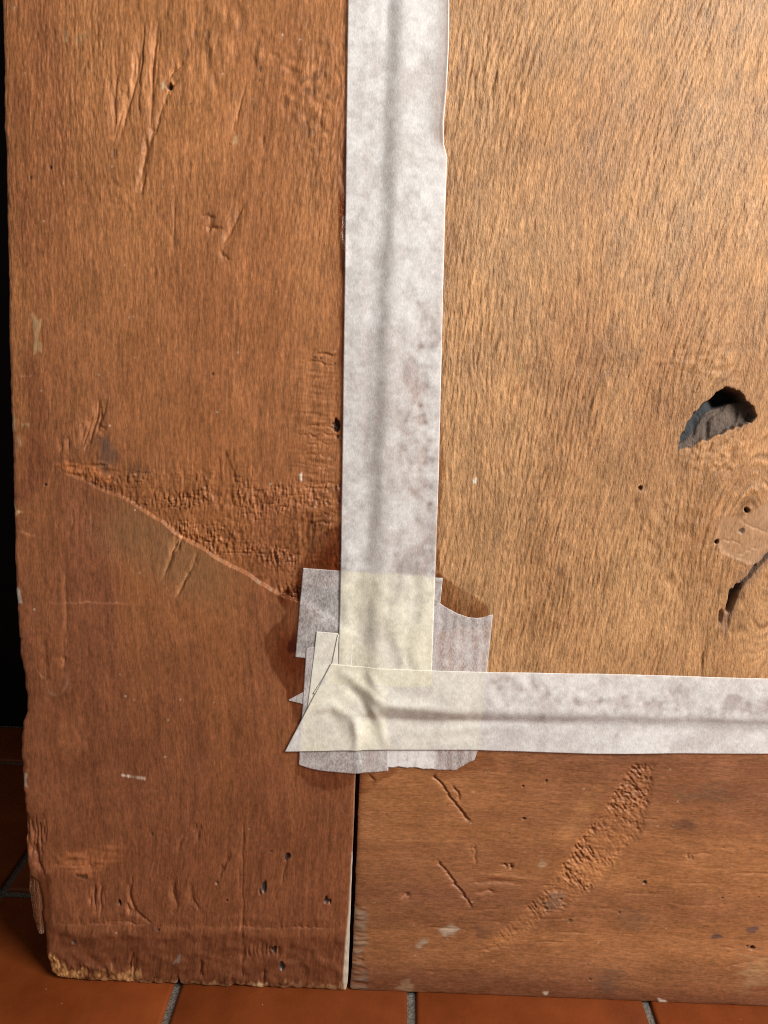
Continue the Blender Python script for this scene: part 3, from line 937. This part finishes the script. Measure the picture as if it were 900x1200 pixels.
ed = np.minimum(np.minimum(X - lx[:, None], rx[:, None] - X), V - bot[None, :])
stile = plank("stile", ST, X, V, ed, M_UP, board, wear=1.1)

# splinter hanging off the lower left edge
spl = PL([(33, 1024), (32, 1036), (33, 1052), (35, 1068), (38, 1084), (42, 1097)])
spr = PL([(52, 1022), (54, 1036), (54, 1050), (54, 1066), (52.5, 1082), (50.5, 1097)])
t = np.linspace(0, 1, 70)
arc = lambda q: np.stack([np.interp(t, np.linspace(0, 1, len(q)), q[:, k]) for k in (0, 1)], -1)
a_, b_ = arc(spl), arc(spr)
a_[:, 0] += ragged(70, 2, 0.22, 21)
w_ = np.linspace(0, 1, 24)
SX = (a_[:, None, 0] * (1 - w_[None]) + b_[:, None, 0] * w_[None])[::-1]
SV = (a_[:, None, 1] * (1 - w_[None]) + b_[:, None, 1] * w_[None])[::-1]
rsn = np.random.RandomState(4)
SH = -2.2 + 1.6 * np.sin(np.pi * w_)[None] * np.ones((70, 1)) + 0.10 * np.repeat(rsn.standard_normal((1, 24)), 70, 0) + 0.10 * np.cumsum(rsn.standard_normal((70, 24)), 0) * 0.15 + 0.08 * rsn.standard_normal((70, 24)) - 1.0 * t[::-1, None]
SC = np.ones((70, 24, 3)) * np.array((0.17, 0.066, 0.032)) * (1 + 0.08 * np.repeat(rsn.standard_normal((1, 24)), 70, 0) + 0.1 * rsn.standard_normal((70, 24)))[..., None]
tip = (np.clip((t[::-1] - 0.84) / 0.12, 0, 1)[:, None] * np.clip(np.sin(np.arange(24) * 1.1), 0, 1)[None])[..., None]
SC = SC * (1 - 0.6 * tip) + np.array((0.42, 0.33, 0.25)) * 0.6 * tip
edg = np.exp(-w_ / 0.09)[None, :, None] * np.clip(0.3 + 0.5 * rsn.standard_normal((70, 1, 1)), 0, 1)
SC = SC * (1 - edg) + np.array((0.45, 0.24, 0.12)) * edg
fr = np.stack([SX, -SH, SV], -1).reshape(-1, 3)
bkv = fr.copy()
bkv[:, 1] = 9.0
n = len(fr)
ring = np.concatenate([np.arange(24), np.arange(1, 70) * 24 + 23, 69 * 24 + np.arange(22, -1, -1), np.arange(68, 0, -1) * 24])
q = np.vstack([grid_quads(70, 24), grid_quads(70, 24)[:, ::-1] + n, np.stack([ring, ring + n, np.roll(ring, -1) + n, np.roll(ring, -1)], -1)])
sp = mesh_obj("splinter", np.vstack([fr, bkv]) * MM, q, M_UP, board, None, True,
              {'wood_colour': np.vstack([SC.reshape(-1, 3)] * 2), 'wood_roughness': np.full(2 * n, 0.5), 'grain': np.ones(2 * n)})
sp["label"] = "dark splinter split off the worn corner"

# panel
XF1, XEND = 418.0, 590.0
cols_x = np.concatenate([steps(178, XF1, STEP), steps(XF1, XEND, 1.5)[1:]])
tX = (cols_x - cols_x[0]) / (XEND - cols_x[0])
vrow = np.concatenate([steps(0, TOPV - 170, STEP), steps(TOPV - 170, 545, 1.4)[1:], steps(545, BOARD_TOP - 170, 8.0)[1:]])
vb = panel_v(cols_x)
V = vb[None, :] + vrow[:, None] * ((BOARD_TOP - vb) / (BOARD_TOP - 170))[None, :]
X = cols_x[None, :] + (joint_x(V) + 0.9 - cols_x[0]) * np.exp(-(cols_x - cols_x[0]) / 60)[None, :]
ed = np.minimum(np.minimum(X - joint_x(V) - 0.9, V - vb[None, :]), XEND - X)
panel = plank("panel", PN, X, V, ed, M_PAN, board, wear=0.8, floor_cut=False)

# rail
vr = steps(0, 1, STEP / 176.0)
GAP = 2.0
bot = 0.0 + np.maximum(ragged(len(cols_x), 4, 0.18, 8) + ragged(len(cols_x), 20, 0.22, 9), 0)
bot += 2.0 * np.exp(-((cols_x - cols_x[0]) / 1.2))
vt = panel_v(cols_x) - 0.8
V = bot[None, :] + vr[:, None] * (vt - bot)[None, :]
gap = 2.1 - 1.2 * np.exp(-V / 14)
X = cols_x[None, :] + (joint_x(V) + gap - cols_x[0]) * np.exp(-(cols_x - cols_x[0]) / 60)[None, :] + np.where(np.arange(len(cols_x)) == 0, 1.0, 0)[None, :] * ragged(len(vr), 4, 0.12, 10)[:, None]
ed = np.minimum(np.minimum(X - joint_x(V) - gap, V - bot[None, :]), np.minimum(vt[None, :] - V, XEND - X))
rail = plank("rail", RL, X, V, ed, M_RAIL, board, wear=0.9)

# far upright, beyond the frame
c2 = steps(XEND + 1.0, XEND + 180, 4.0)
r2 = steps(0, BOARD_TOP, 6.0)
X, V = np.meshgrid(c2, r2)
ed = np.minimum(np.minimum(X - c2[0], c2[-1] - X), V)
Xs = X - XEND + 5


class _Shift:
    def sample(s, X, V):
        return ST.sample(X - XEND + 4, np.abs(V - 20) * 0.5 + 330)


plank("stile", _Shift(), X, V, ed, M_UP, board, wear=0.8, seed=3)

# ------------------------------------------------------------------ paper tapes
TR = 0.8
TX = np.arange(90, 600, TR)
TV = np.arange(100, 700, TR)
tx, tv = np.meshgrid(TX, TV)
struct = np.where((tx > joint_x(tv)) & (tv > panel_v(tx)), step_h(tx, tv), np.where(tx > joint_x(tv), -0.6, 0.0)).astype(np.float32)
relief = np.where(tx < joint_x(tv), ST.sample(tx, tv)[0], np.where(tv > panel_v(tx), PN.sample(np.minimum(tx, 595), tv)[0], RL.sample(np.minimum(tx, 595), tv)[0])) - struct


def blur(a, sig):
    k = np.exp(-0.5 * (np.arange(-int(3 * sig / TR), int(3 * sig / TR) + 1) * TR / sig) ** 2)
    k /= k.sum()
    r = len(k) // 2
    a = np.apply_along_axis(lambda q: np.convolve(np.pad(q, r, mode='edge'), k, 'valid'), 0, a)
    return np.apply_along_axis(lambda q: np.convolve(np.pad(q, r, mode='edge'), k, 'valid'), 1, a)


def grow(a, r):
    n = int(r / TR)
    b = a.copy()
    for k in range(-n, n + 1):
        b = np.maximum(b, np.roll(a, k, 0))
    c = b.copy()
    for k in range(-n, n + 1):
        c = np.maximum(c, np.roll(b, k, 1))
    return c


TBASE = blur(struct, 1.8) + blur(grow(np.clip(relief, -0.5, 0.9), 1.0), 1.2)
_rs = np.random.RandomState(77)


def tnoise(sx, sv):
    w = _rs.standard_normal(tx.shape)
    fx, fv = np.fft.rfftfreq(tx.shape[1], TR), np.fft.fftfreq(tx.shape[0], TR)
    g = np.exp(-2 * (math.pi * sx * fx) ** 2)[None, :] * np.exp(-2 * (math.pi * sv * fv) ** 2)[:, None]
    n = np.fft.irfft2(np.fft.rfft2(w) * g, s=tx.shape)
    return n / n.std()


def bil(A, X, V):
    a = np.clip((X - TX[0]) / TR, 0, len(TX) - 1.001)
    b = np.clip((V - TV[0]) / TR, 0, len(TV) - 1.001)
    i, j = a.astype(int), b.astype(int)
    fa, fb = a - i, b - j
    return (A[j, i] * (1 - fa) + A[j, i + 1] * fa) * (1 - fb) + (A[j + 1, i] * (1 - fa) + A[j + 1, i + 1] * fa) * fb


MOTTLE = 0.6 * tnoise(1.1, 1.1) + 0.7 * tnoise(3.0, 3.0) + 0.5 * tnoise(8, 8)
SOFT = tnoise(5.0, 7.0)


def near(px, X, V):
    """distance (mm) and run along a polyline of photo points"""
    p = PL(px)
    best = np.full(X.shape, 1e9)
    al = np.zeros(X.shape)
    sd = np.zeros(X.shape)
    for k in range(len(p) - 1):
        d = p[k + 1] - p[k]
        t = np.clip(((X - p[k, 0]) * d[0] + (V - p[k, 1]) * d[1]) / (d @ d), 0, 1)
        q = np.hypot(X - p[k, 0] - t * d[0], V - p[k, 1] - t * d[1])
        u = q < best
        cr = np.sign(d[0] * (V - p[k, 1]) - d[1] * (X - p[k, 0]))
        best = np.where(u, q, best)
        sd = np.where(u, cr, sd)
        al = np.where(u, (k + t) / (len(p) - 1), al)
    return best, al, sd


def paper_mat(name, tint, thin, fibre):
    m, nt, b = new_mat(name)
    L = nt.links.new
    tc = N(nt, 'ShaderNodeTexCoord')
    mp = N(nt, 'ShaderNodeMapping')
    mp.inputs['Scale'].default_value = (1150, 1150, 620)
    mp.inputs['Rotation'].default_value = (0, 0.5, 0)
    L(tc.outputs['Object'], mp.inputs['Vector'])
    n1 = N(nt, 'ShaderNodeTexNoise')
    n1.inputs['Scale'].default_value = 1.0
    n1.inputs['Detail'].default_value = 4.0
    n1.inputs['Roughness'].default_value = 0.65
    L(mp.outputs[0], n1.inputs['Vector'])
    n2 = N(nt, 'ShaderNodeTexNoise')
    n2.inputs['Scale'].default_value = 420.0
    n2.inputs['Detail'].default_value = 3.0
    L(tc.outputs['Object'], n2.inputs['Vector'])
    at = N(nt, 'ShaderNodeAttribute', attribute_name='see_through')
    # paper that lets the wood show where it sticks
    add = N(nt, 'ShaderNodeMath', operation='MULTIPLY_ADD')
    L(n1.outputs['Fac'], add.inputs[0])
    add.inputs[1].default_value = fibre
    add.inputs[2].default_value = -0.5 * fibre + thin
    add2 = N(nt, 'ShaderNodeMath', operation='ADD', use_clamp=True)
    L(add.outputs[0], add2.inputs[0])
    L(at.outputs['Fac'], add2.inputs[1])
    tr = N(nt, 'ShaderNodeBsdfTransparent')
    tr.inputs['Color'].default_value = (0.80, 0.70, 0.78, 1)
    tl = N(nt, 'ShaderNodeBsdfTranslucent')
    tl.inputs['Color'].default_value = (*tint, 1)
    b.inputs['Base Color'].default_value = (*tint, 1)
    b.inputs['Roughness'].default_value = 0.62
    b.inputs['Specular IOR Level'].default_value = 0.25
    rp = N(nt, 'ShaderNodeMapRange')
    rp.inputs['From Min'].default_value = 0.3
    rp.inputs['From Max'].default_value = 0.7
    rp.inputs['To Min'].default_value = 0.90
    rp.inputs['To Max'].default_value = 1.06
    L(n2.outputs['Fac'], rp.inputs['Value'])
    sc = N(nt, 'ShaderNodeVectorMath', operation='SCALE')
    ac = N(nt, 'ShaderNodeAttribute', attribute_name='adhesive')
    mxc = N(nt, 'ShaderNodeMixRGB')
    mxc.inputs['Color1'].default_value = (*tint, 1)
    mxc.inputs['Color2'].default_value = (0.95, 0.915, 0.745, 1)
    L(ac.outputs['Fac'], mxc.inputs['Fac'])
    L(mxc.outputs[0], sc.inputs[0])
    L(rp.outputs[0], sc.inputs['Scale'])
    L(sc.outputs[0], b.inputs['Base Color'])
    bp = N(nt, 'ShaderNodeBump')
    bp.inputs['Strength'].default_value = 0.7
    bp.inputs['Distance'].default_value = 0.00016
    L(n1.outputs['Fac'], bp.inputs['Height'])
    L(bp.outputs[0], b.inputs['Normal'])
    m1 = N(nt, 'ShaderNodeMixShader')
    m1.inputs[0].default_value = 0.12
    L(b.outputs[0], m1.inputs[1])
    L(tl.outputs[0], m1.inputs[2])
    m2 = N(nt, 'ShaderNodeMixShader')
    L(add2.outputs[0], m2.inputs[0])
    L(m1.outputs[0], m2.inputs[1])
    L(tr.outputs[0], m2.inputs[2])
    L(m2.outputs[0], nt.nodes["Material Output"].inputs['Surface'])
    return m


PAPER = paper_mat("white_paper_tape", (0.90, 0.893, 0.89), 0.15, 0.6)
PAPER_C = paper_mat("cream_paper_tape", (0.90, 0.88, 0.875), 0.33, 1.05)


def tape(label, A, B, layer, mat, see=None, shape=None, glue=None, torn=(0, 0), d=0.7, seed=1):
    """a strip spanned between two edges A and B (lists of photo points)"""
    a, b = PL(A), PL(B)

    def along(p, n):
        L = np.concatenate([[0], np.cumsum(np.hypot(*(p[1:] - p[:-1]).T))])
        t = np.linspace(0, L[-1], n)
        return np.stack([np.interp(t, L, p[:, 0]), np.interp(t, L, p[:, 1])], -1), L[-1]
    la = along(a, 2)[1]
    n = int(max(la, along(b, 2)[1]) / d) + 2
    a, b = along(a, n)[0], along(b, n)[0]
    wid = np.hypot(*(a - b).T).max()
    m = int(wid / d) + 2
    ua = (b - a) / np.hypot(*(b - a).T)[:, None]
    if torn[0]:
        a = a + ua * (ragged(n, 1, torn[0], seed) + ragged(n, 3, torn[0], seed + 5))[:, None]
    if torn[1]:
        b = b + ua * (ragged(n, 1, torn[1], seed + 1) + ragged(n, 3, torn[1], seed + 6))[:, None]
    w = np.linspace(0, 1, m)[None, :, None]
    Q = a[:, None] * (1 - w) + b[:, None] * w
    X, V = Q[..., 0], Q[..., 1]
    H = bil(TBASE, X, V) + 0.30 + 0.16 * layer + 0.10 * bil(SOFT, X, V)
    S = 0.07 * np.clip(bil(MOTTLE, X, V), -1.6, 1.6)
    if see:
        S = S + see(X, V)
    G = glue(X, V) if glue else 0 * X
    S = S - 0.20 * G
    if shape:
        H = H + shape(X, V)
    top = np.stack([X, -H, V], -1).reshape(-1, 3)
    ring = np.concatenate([np.arange(m), np.arange(1, n) * m + m - 1, (n - 1) * m + np.arange(m - 2, -1, -1), np.arange(n - 2, 0, -1) * m])
    rim = top[ring].copy()
    rim[:, 1] += 0.11
    k = len(top)
    cur = np.arange(k, k + len(ring))
    q = np.vstack([grid_quads(n, m), np.stack([ring, cur, np.roll(cur, -1), np.roll(ring, -1)], -1)])
    Sa = np.concatenate([S.ravel(), S.ravel()[ring]])
    o = mesh_obj("paper_tape", np.vstack([top, rim]) * MM, q, mat, None, BOARD_M, True, {'see_through': Sa, 'adhesive': np.concatenate([G.ravel(), G.ravel()[ring]])})
    o["label"] = label
    o["category"] = "tape"
    o["group"] = "paper tapes stuck over the joints"
    return o


def blob(px, soft, rag=0.6):
    pts = PL(px)

    def fn(X, V):
        ins = np.zeros(X.shape, bool)
        best = np.full(X.shape, 1e9)
        for k in range(len(pts)):
            p, r = pts[k], pts[(k + 1) % len(pts)]
            d = r - p
            t = np.clip(((X - p[0]) * d[0] + (V - p[1]) * d[1]) / (d @ d), 0, 1)
            best = np.minimum(best, np.hypot(X - p[0] - t * d[0], V - p[1] - t * d[1]))
            ins ^= ((p[1] > V) != (r[1] > V)) & (X < d[0] * (V - p[1]) / (d[1] if abs(d[1]) > 1e-9 else 1e-9) + p[0])
        return ss(np.where(ins, best, -best) + rag * bil(MOTTLE, X, V), -soft, soft)
    return fn


def ov(cx, cy, rx, ry):
    return [(cx + rx * math.cos(q), cy + ry * math.sin(q)) for q in np.linspace(0, 2 * math.pi, 13)[:-1]]


# layers from the wood up
tape("short greyish tape patch with its end showing left of the upright tape", [(355, 665.5), (400, 669), (470, 673), (518.5, 676)],
     [(346, 770), (395, 776), (450, 780), (508, 784)], 0, PAPER_C, see=lambda X, V: 0.17 + 0 * X, seed=11)
tape("short greyish tape piece with a torn concave top edge", [(462, 700), (488, 702), (514.5, 705), (526, 712), (538, 718), (548, 721.5), (558, 722), (568, 720.5), (576.7, 718)],
     [(452, 899), (470, 899), (490, 900), (507, 901.5), (520, 903), (535, 903), (546, 896), (556, 890), (560, 879)], 1, PAPER_C,
     see=lambda X, V: 0.10 + 0.10 * np.sin(X * 1.1 + 0.9 * bil(SOFT, X, V)) - 0.45 * ss(-V, -P(500, 872)[1], -P(500, 878)[1]) * (1 - ss(X, P(495, 890)[0], P(520, 890)[0])), torn=(0.10, 0.16), seed=12)
tape("tiny grey tape tip pointing sideways out of the taped corner", [(338, 820), (350, 813.5), (366, 805), (420, 800)],
     [(338.4, 820.6), (350, 823.5), (366, 828), (420, 836)], 1, PAPER_C, see=lambda X, V: 0.15 + 0 * X, seed=13)
tape("short tape piece whose square end hangs over the open joint", [(359, 759), (395, 754), (456, 750)],
     [(350, 896), (362, 900), (376, 903), (395, 905), (412, 906.5), (440, 905.5), (455, 904)], 2, PAPER_C, see=lambda X, V: 0.10 + 0 * X,
     shape=lambda X, V: 0.7 * np.exp(-(near([(417, 845), (419, 906)], X, V)[0] / 2.6) ** 2), seed=14)
tape("narrow slanted tape strip peeking out beside the upright tape", [(371, 739.5), (371, 740), (367, 774), (360, 829)],
     [(400, 742), (404, 745), (404, 785), (404, 838)], 3, PAPER, see=lambda X, V: 0.02 + 0 * X, glue=lambda X, V: 0.6 + 0 * X, seed=15)
tape("second slanted tape strip folded against the upright tape edge", [(396, 743), (389, 777), (378, 795), (367, 812)],
     [(414, 744), (412, 777), (410, 795), (408, 830)], 4, PAPER, see=lambda X, V: 0.02 + 0 * X, glue=lambda X, V: 0.6 + 0 * X,
     shape=lambda X, V: 0.25 * np.exp(-(near([(396, 743), (389, 777), (367, 812)], X, V)[0] / 1.5) ** 2), seed=16)

_ovs = [blob(o, 2.6, 1.7) for o in (ov(491, 442, 12, 30), ov(489, 486, 7, 10), ov(491, 522, 14, 33), ov(493, 572, 13, 24), ov(499, 612, 15, 20),
                               ov(487, 655, 26, 14), ov(500, 390, 12, 18), ov(478, 345, 12, 24))]


def see_up(X, V):
    a, b, c = joint_x(V), P(408, 300)[0], P(520, 300)[0]
    z = 0.03 + 0.07 * ss(-V, -P(450, 260)[1], -P(450, 480)[1])
    for o in _ovs:
        z = z + 0.14 * o(X, V) * np.clip(0.75 + 0.35 * bil(MOTTLE, X, V), 0.2, 1.3)
    return z - 0.02 * ss(V, 380, 520)


_o1 = blob([(340, 664), (518.5, 676), (508, 900), (340, 900)], 0.8)
_o2 = blob([(388, 770), (505, 770), (505, 800), (380, 800)], 0.8)
_o3 = blob([(359, 800), (456, 800), (455, 904), (350, 900)], 1.5)
_o4 = blob([(456, 800), (571, 760), (561, 900), (455, 900)], 0.8)
_curl = [(526, -40), (526, 20), (525, 60), (522, 110), (518, 150), (519, 172), (523, 186)]
_cv0 = P(520, 187)[1]


def shape_up(X, V):
    edge = np.interp(V, PL(_curl)[::-1, 1], PL(_curl)[::-1, 0])
    d = np.maximum(edge - X, 0)
    lift = np.exp(-(d / 4.2) ** 1.6) * ss(V, _cv0 + 1, _cv0 + 14)
    h = 1.9 * lift + 0.5 * np.exp(-(d / 0.9) ** 2) * ss(V, _cv0 + 1, _cv0 + 10)
    # hollow running over the joint, ripples near the lower end
    dj = X - joint_x(V)
    h = h + 0.22 * np.sin((X * 0.42) + 0.9 * bil(SOFT, X, V)) * ss(-V, -P(450, 560)[1], -P(450, 690)[1])
    return h


tape("long white upright paper tape with one curled edge over the vertical joint",
     [(415, -1150), (409, -200), (408, 0), (406, 150), (404.5, 300), (403, 400), (401.5, 520), (400, 620), (398.5, 700), (396, 790)],
     [(532, -1150), (527, -200), (525.5, 0), (525, 60), (522.5, 110), (519, 150), (519.5, 172), (523.5, 186), (523, 200), (521.5, 240), (519, 330), (517, 420), (513.5, 560), (509, 690), (505, 800)],
     5, PAPER, see=see_up, shape=shape_up, glue=lambda X, V: np.clip((0.85 + 0.12 * bil(SOFT, X, V)) * _o1(X, V), 0, 1), seed=17)

_hs = [blob(o, 2.6, 1.7) for o in (ov(600, 797, 22, 8), ov(640, 801, 24, 7), ov(690, 818, 16, 9), ov(718, 822, 18, 9), ov(762, 828, 12, 7), ov(796, 818, 14, 12),
                              ov(852, 822, 24, 8), ov(885, 826, 16, 8), ov(660, 816, 10, 6))]


def see_low(X, V):
    z = 0.035 + 0 * X
    for o in _hs:
        z = z + 0.13 * o(X, V) * np.clip(0.75 + 0.35 * bil(MOTTLE, X, V), 0.2, 1.3)
    return z


def shape_low(X, V):
    h = 0.7 * np.exp(-(near([(417, 845), (419, 906)], X, V)[0] / 2.6) ** 2)
    for px, wd, am in (([(392, 786), (410, 792), (428, 806), (450, 822), (500, 826), (560, 838)], 3.0, 0.9),
                       ([(360, 835), (390, 826), (412, 838), (420, 860), (418, 882)], 3.2, 1.0),
                       ([(432, 826), (446, 846), (452, 880)], 2.6, 0.7),
                       ([(430, 782), (440, 800), (456, 818)], 2.5, 0.5),
                       ([(470, 860), (520, 856), (560, 852), (640, 846)], 3.0, 0.45)):
        d, al, sd = near(px, X, V)
        h = h + am * np.exp(-(d / wd) ** 2) * ss(al, 0, 0.2) * ss(1 - al, 0, 0.3)
    for px, wd, am in (([(400, 800), (420, 815), (432, 835), (436, 875)], 2.6, 0.7), ([(378, 830), (395, 845), (402, 872)], 3.0, 0.4)):
        d, al, sd = near(px, X, V)
        h = h - am * np.exp(-(d / wd) ** 2) * ss(al, 0, 0.2) * ss(1 - al, 0, 0.3)
    return h


tape("long white horizontal paper tape with a slanted cut end at the corner",
     [(388, 777), (415, 779.5), (440, 780.5), (505, 782.5), (571, 784.5), (700, 787), (900, 792), (1180, 799)],
     [(334, 880), (400, 879), (460, 878.5), (560, 878.5), (640, 881), (700, 882.5), (800, 882), (900, 882.5), (1180, 884)],
     7, PAPER, see=see_low, shape=shape_low, glue=lambda X, V: np.clip(0.9 * _o2(X, V) + (0.72 + 0.12 * bil(SOFT, X, V)) * _o3(X, V) + 0.42 * _o4(X, V), 0, 1), seed=18)

# ------------------------------------------------------------------ floor and wall
TILE, JOINT = 140.0, 5.0
TX0, TY0 = -121.9, 400.0
WALL_Y = 596.0
mf, nt, b = new_mat("grey_grout")
no = N(nt, 'ShaderNodeTexNoise')
no.inputs['Scale'].default_value = 900
no.inputs['Detail'].default_value = 4
cr = N(nt, 'ShaderNodeValToRGB')
cr.color_ramp.elements[0].color = (0.10, 0.085, 0.07, 1)
cr.color_ramp.elements[0].position = 0.35
cr.color_ramp.elements[1].color = (0.24, 0.21, 0.18, 1)
cr.color_ramp.elements[1].position = 0.68
tc = N(nt, 'ShaderNodeTexCoord')
nt.links.new(tc.outputs['Object'], no.inputs['Vector'])
nt.links.new(no.outputs['Fac'], cr.inputs[0])
nt.links.new(cr.outputs[0], b.inputs['Base Color'])
bp = N(nt, 'ShaderNodeBump')
bp.inputs['Distance'].default_value = 0.0006
nt.links.new(no.outputs['Fac'], bp.inputs['Height'])
nt.links.new(bp.outputs[0], b.inputs['Normal'])
b.inputs['Roughness'].default_value = 0.85
GROUT = mf

mt, nt, b = new_mat("terracotta_tile")
tc = N(nt, 'ShaderNodeTexCoord')
oi = N(nt, 'ShaderNodeObjectInfo')
off = N(nt, 'ShaderNodeVectorMath', operation='MULTIPLY_ADD')
nt.links.new(oi.outputs['Random'], off.inputs[0])
off.inputs[1].default_value = (7, 3, 5)
nt.links.new(tc.outputs['Object'], off.inputs[2])
n1 = N(nt, 'ShaderNodeTexNoise')
n1.inputs['Scale'].default_value = 26
n1.inputs['Detail'].default_value = 5
n1.inputs['Roughness'].default_value = 0.6
nt.links.new(off.outputs[0], n1.inputs['Vector'])
n2 = N(nt, 'ShaderNodeTexNoise')
n2.inputs['Scale'].default_value = 420
n2.inputs['Detail'].default_value = 4
nt.links.new(off.outputs[0], n2.inputs['Vector'])
cr = N(nt, 'ShaderNodeValToRGB')
cr.color_ramp.elements[0].color = (0.125, 0.026, 0.0055, 1)
cr.color_ramp.elements[0].position = 0.3
cr.color_ramp.elements[1].color = (0.205, 0.047, 0.0105, 1)
cr.color_ramp.elements[1].position = 0.72
nt.links.new(n1.outputs['Fac'], cr.inputs[0])
hs = N(nt, 'ShaderNodeHueSaturation')
rr = N(nt, 'ShaderNodeMapRange')
rr.inputs['To Min'].default_value = 0.82
rr.inputs['To Max'].default_value = 1.12
nt.links.new(oi.outputs['Random'], rr.inputs['Value'])
nt.links.new(rr.outputs[0], hs.inputs['Value'])
nt.links.new(cr.outputs[0], hs.inputs['Color'])
# pale specks of dust and fired grit
vo = N(nt, 'ShaderNodeTexVoronoi')
vo.inputs['Scale'].default_value = 110
nt.links.new(off.outputs[0], vo.inputs['Vector'])
lt = N(nt, 'ShaderNodeMath', operation='LESS_THAN')
lt.inputs[1].default_value = 0.028
nt.links.new(vo.outputs['Distance'], lt.inputs[0])
mx = N(nt, 'ShaderNodeMixRGB')
mx.inputs['Color2'].default_value = (0.5, 0.34, 0.2, 1)
nt.links.new(lt.outputs[0], mx.inputs['Fac'])
nt.links.new(hs.outputs[0], mx.inputs['Color1'])
nt.links.new(mx.outputs[0], b.inputs['Base Color'])
ro = N(nt, 'ShaderNodeMapRange')
ro.inputs['To Min'].default_value = 0.34
ro.inputs['To Max'].default_value = 0.58
nt.links.new(n1.outputs['Fac'], ro.inputs['Value'])
nt.links.new(ro.outputs[0], b.inputs['Roughness'])
bp = N(nt, 'ShaderNodeBump')
bp.inputs['Distance'].default_value = 0.00025
bp.inputs['Strength'].default_value = 0.6
nt.links.new(n2.outputs['Fac'], bp.inputs['Height'])
nt.links.new(bp.outputs[0], b.inputs['Normal'])
b.inputs['Specular IOR Level'].default_value = 0.2
TERRA = mt


def box_mesh(name, x0, x1, y0, y1, z0, z1, mat, parent=None):
    v = np.array([(x, y, z) for z in (z0, z1) for y in (y0, y1) for x in (x0, x1)], float) * MM
    q = [(0, 2, 3, 1), (4, 5, 7, 6), (0, 1, 5, 4), (1, 3, 7, 5), (3, 2, 6, 7), (2, 0, 4, 6)]
    return mesh_obj(name, v, np.array(q), mat, parent, None, False)


floor = box_mesh("floor", -1100, 1100, -420, WALL_Y + 60, -40, -2.6, GROUT)
floor["kind"] = "structure"
floor["label"] = "grey grouted floor of square terracotta tiles"


def tile_mesh(w, l):
    """slightly pillowed slab with rounded arrises, top at z = 0"""
    e = [0, 0.6, 2.2]
    xs = [e[0], e[1], e[2], w / 2, w - e[2], w - e[1], w]
    ys = [e[0], e[1], e[2], l / 2, l - e[2], l - e[1], l]
    vv = []
    for y in ys:
        for x in xs:
            m = min(x, w - x, y, l - y)
            z = -1.6 if m < 0.3 else (-0.55 if m < 1.5 else -0.05 if m < 5 else 0.0)
            vv.append((x, y, z - 0.02))
    v = np.array(vv)
    n = len(xs)
    ring = np.concatenate([np.arange(n), np.arange(1, n) * n + n - 1, (n - 1) * n + np.arange(n - 2, -1, -1), np.arange(n - 2, 0, -1) * n])
    low = v[ring].copy()
    low[:, 2] = -8
    cur = np.arange(len(v), len(v) + len(ring))
    q = np.vstack([grid_quads(n, n), np.stack([ring, cur, np.roll(cur, -1), np.roll(ring, -1)], -1)])
    return np.vstack([v, low]) * MM, q


full = None
rs = np.random.RandomState(2)
back = None
for j in range(-5, 2):
    y0 = TY0 + TILE * j + JOINT / 2
    y1 = min(y0 + TILE - JOINT, WALL_Y - 4)
    for i in range(-6, 7):
        x0 = TX0 + TILE * i + JOINT / 2
        part = y1 - y0 < TILE - JOINT - 1
        src = back if part else full
        if src is None:
            v, q = tile_mesh(TILE - JOINT, y1 - y0)
            o = mesh_obj("tile", v, q, TERRA, floor, None, True)
            if part:
                back = o
            else:
                full = o
        else:
            o = src.copy()
            scene.collection.objects.link(o)
        o.location = ((x0 + rs.uniform(-0.4, 0.4)) * MM, (y0 + rs.uniform(-0.4, 0.4)) * MM, 0)
        o.rotation_euler = (0, 0, rs.uniform(-0.002, 0.002))

mw, nt, b = new_mat("near_black_wall")
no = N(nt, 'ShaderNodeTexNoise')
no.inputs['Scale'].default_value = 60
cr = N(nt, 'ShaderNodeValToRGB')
cr.color_ramp.elements[0].color = (0.006, 0.006, 0.007, 1)  # near-black, barely varied tone
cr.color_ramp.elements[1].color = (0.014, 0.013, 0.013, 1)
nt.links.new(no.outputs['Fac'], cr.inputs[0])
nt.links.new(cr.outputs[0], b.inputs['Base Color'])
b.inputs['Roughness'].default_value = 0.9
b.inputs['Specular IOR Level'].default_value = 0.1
wall = box_mesh("wall", -1100, 1100, WALL_Y, WALL_Y + 60, -2.6, 1700, mw)
wall["kind"] = "structure"
wall["label"] = "near black wall in shade behind the leaning board"
